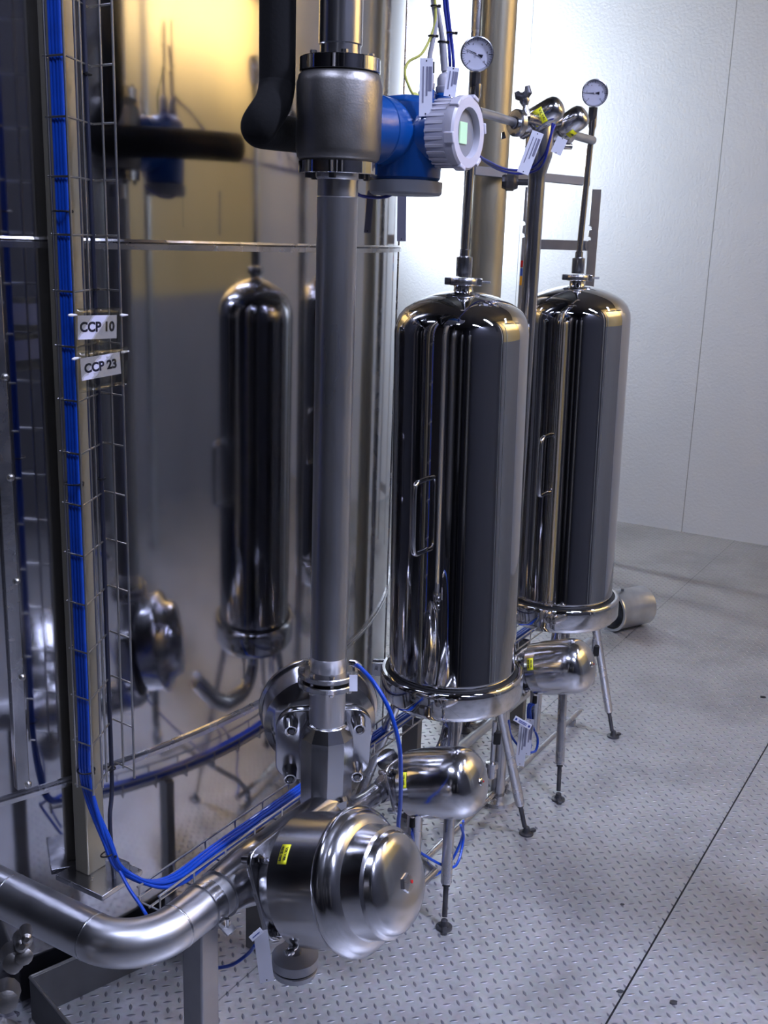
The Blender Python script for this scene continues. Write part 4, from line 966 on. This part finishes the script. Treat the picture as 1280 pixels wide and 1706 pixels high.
# ------------------------------------------------------------------ the hall around: lamps and the things the steel mirrors
def lamp(c, d, L, w, power, col, label, spread=None, aim=None):
    """ceiling batten: housing, diffuser and its light"""
    e = empty('ceiling_light', c, label, 'light', 'strip lights of the hall')
    n = V(aim).normalized() if aim else -UP; u = V(d).normalized(); v = n.cross(u).normalized(); u = v.cross(n).normalized()
    MB().box(V(c) - n * .05, L / 2 + .03, w / 2 + .02, .045, (u, v, n)).build('housing', GREYP, e, bevel=.004)
    dm = mat('diffuser %d' % len(bpy.data.materials), (.8, .8, .8), .5, emit=col, estr=power / (L * w) * .055)
    MB().box(V(c) + n * .001, L / 2, w / 2, .004, (u, v, n)).build('diffuser', dm, e)
    ld = bpy.data.lights.new('tube', 'AREA'); ld.shape = 'RECTANGLE'; ld.size = L; ld.size_y = w; ld.energy = power; ld.color = col
    if spread: ld.spread = math.radians(spread)
    lo = bpy.data.objects.new('tube', ld); C.objects.link(lo); lo.parent = e
    z = -n; lo.matrix_local = Matrix(((u.x, v.x, z.x, 0), (u.y, v.y, z.y, 0), (u.z, v.z, z.z, 0), (0, 0, 0, 1))) @ Matrix.Translation((0, 0, -.012))
    # flipping so that the light looks along n
    m3 = Matrix((u, -n.cross(u) * -1, -n)).transposed().to_4x4(); m3.translation = n * .012; lo.matrix_local = m3
    return e
COOL = (.64, .70, 1.0); NEUT = (.84, .92, 1.0); WARMC = (1.0, .80, .48)
lamp((-.55, .9, 3.1), D1, .9, .14, 20, COOL, 'strip light above the camera place, to its left')
lamp((1.9, 1.2, 3.6), D1, 1.2, .10, 44, COOL, 'strip light over the floor to the right of the filters', spread=85, aim=V((-.42, .30, -1)))
lamp((1.5, -.5, 3.9), D1, 1.2, .16, 50, COOL, 'strip light high behind and right of the camera place')
lamp((3.4, 2.6, 3.9), D1, 1.2, .16, 32, COOL, 'strip light near the middle of the white wall')
lamp((-.35, 6.45, 2.3), UP, .9, .16, 72, NEUT, 'upright strip light close to the white wall behind the tank', aim=D1 * .8 + D2 * .25)
for k, b in enumerate((.9, 2.3)):
    q = dd(aR - 1.1, wb - b, 2.9)
    lamp(q, D2, 1.2, .12, 52, WARMC, 'warm strip light washing the beige end wall, ' + ('nearer the white wall', 'farther from the white wall')[k], spread=95, aim=D1 * .85 + UP * .25)
# hall things only the polished steel mirrors; vessels added, tray placed for its shadow
ot = empty('overhead_cable_tray', dd(1.0, 2.16, 2.3), 'unseen cable tray crossing high above the floor, placed to cast a shadow band', 'cable tray')
slab(.3, 2.1, 2.10, 2.22, 2.3, 2.305).build('bed', FRAME, ot)  # tray is out of view, set between lamp and floor for its shadow
for b in (2.10, 2.22): slab(.3, 2.1, b - .002, b + .002, 2.3, 2.36).build('side_rail', FRAME, ot)
for a in (.6, 1.9):
    slab(a - .01, a + .01, 2.224, 2.24, 2.3, H).build('hanger', FRAME, ot)
for x, y, r, l in ((2.85, 1.80, .045, 'pale standing pipe beyond the right edge of the floor, farther one'), (2.9, 1.25, .055, 'pale standing pipe beyond the right edge of the floor, nearer one')):
    e = empty('standing_pipe', (x, y, 0), l, 'pipe')
    MB().lathe([(.015, r), (3.6, r)], (x, y, 0), UP, 32).build('pipe_run', TILEG, e)
    MB().lathe([(0, r + .05), (.015, r + .05), (.015, r)], (x, y, 0), UP, 32).build('floor_flange', SATIN, e)
for x, y, r, h, l in ((-.2, -3.3, .42, 2.6, 'unseen steel vessel farthest behind the camera place, added for dark reflections'), (-1.1, -1.5, .5, 3.0, 'unseen steel vessel behind the camera place, to its left, added for dark reflections'), (.85, -1.9, .3, 2.2, 'slimmer unseen steel vessel behind the camera place, to its right, added for dark reflections')):
    e = empty('added_vessel', (x, y, 0), l, 'vessel')  # vessels added out of view to mirror as dark bands in the filters
    MB().lathe([(.5, 0), (.52, r * .5), (.62, r * .95), (.66, r), (h - .15, r), (h - .05, r * .85), (h, r * .3), (h, 0)], (x, y, 0), UP, 64).build('shell', BEAD, e, ang=50)
    for k in range(3):
        t = 2 * PI * k / 3 + .3
        MB().cyl((x + r * .8 * math.cos(t), y + r * .8 * math.sin(t), 0), (x + r * .8 * math.cos(t), y + r * .8 * math.sin(t), .68), .03).build('leg', BEAD, e)
    MB().lathe([(h, .04), (h + .9, .04)], (x, y, 0), UP, 20).build('top_pipe', BEAD, e)

bg = bpy.context.scene.world = bpy.data.worlds.new('world'); bg.use_nodes = True
bg.node_tree.nodes['Background'].inputs[0].default_value = (.5, .6, .8, 1); bg.node_tree.nodes['Background'].inputs[1].default_value = .0
sc = bpy.context.scene
sc.view_settings.view_transform = 'Standard'; sc.view_settings.look = 'None'; sc.view_settings.gamma = 1
sc.view_settings.use_curve_mapping = False; sc.view_settings.exposure = -0.2
sc.cycles.max_bounces = 10; sc.cycles.glossy_bounces = 6; sc.cycles.use_denoising = True
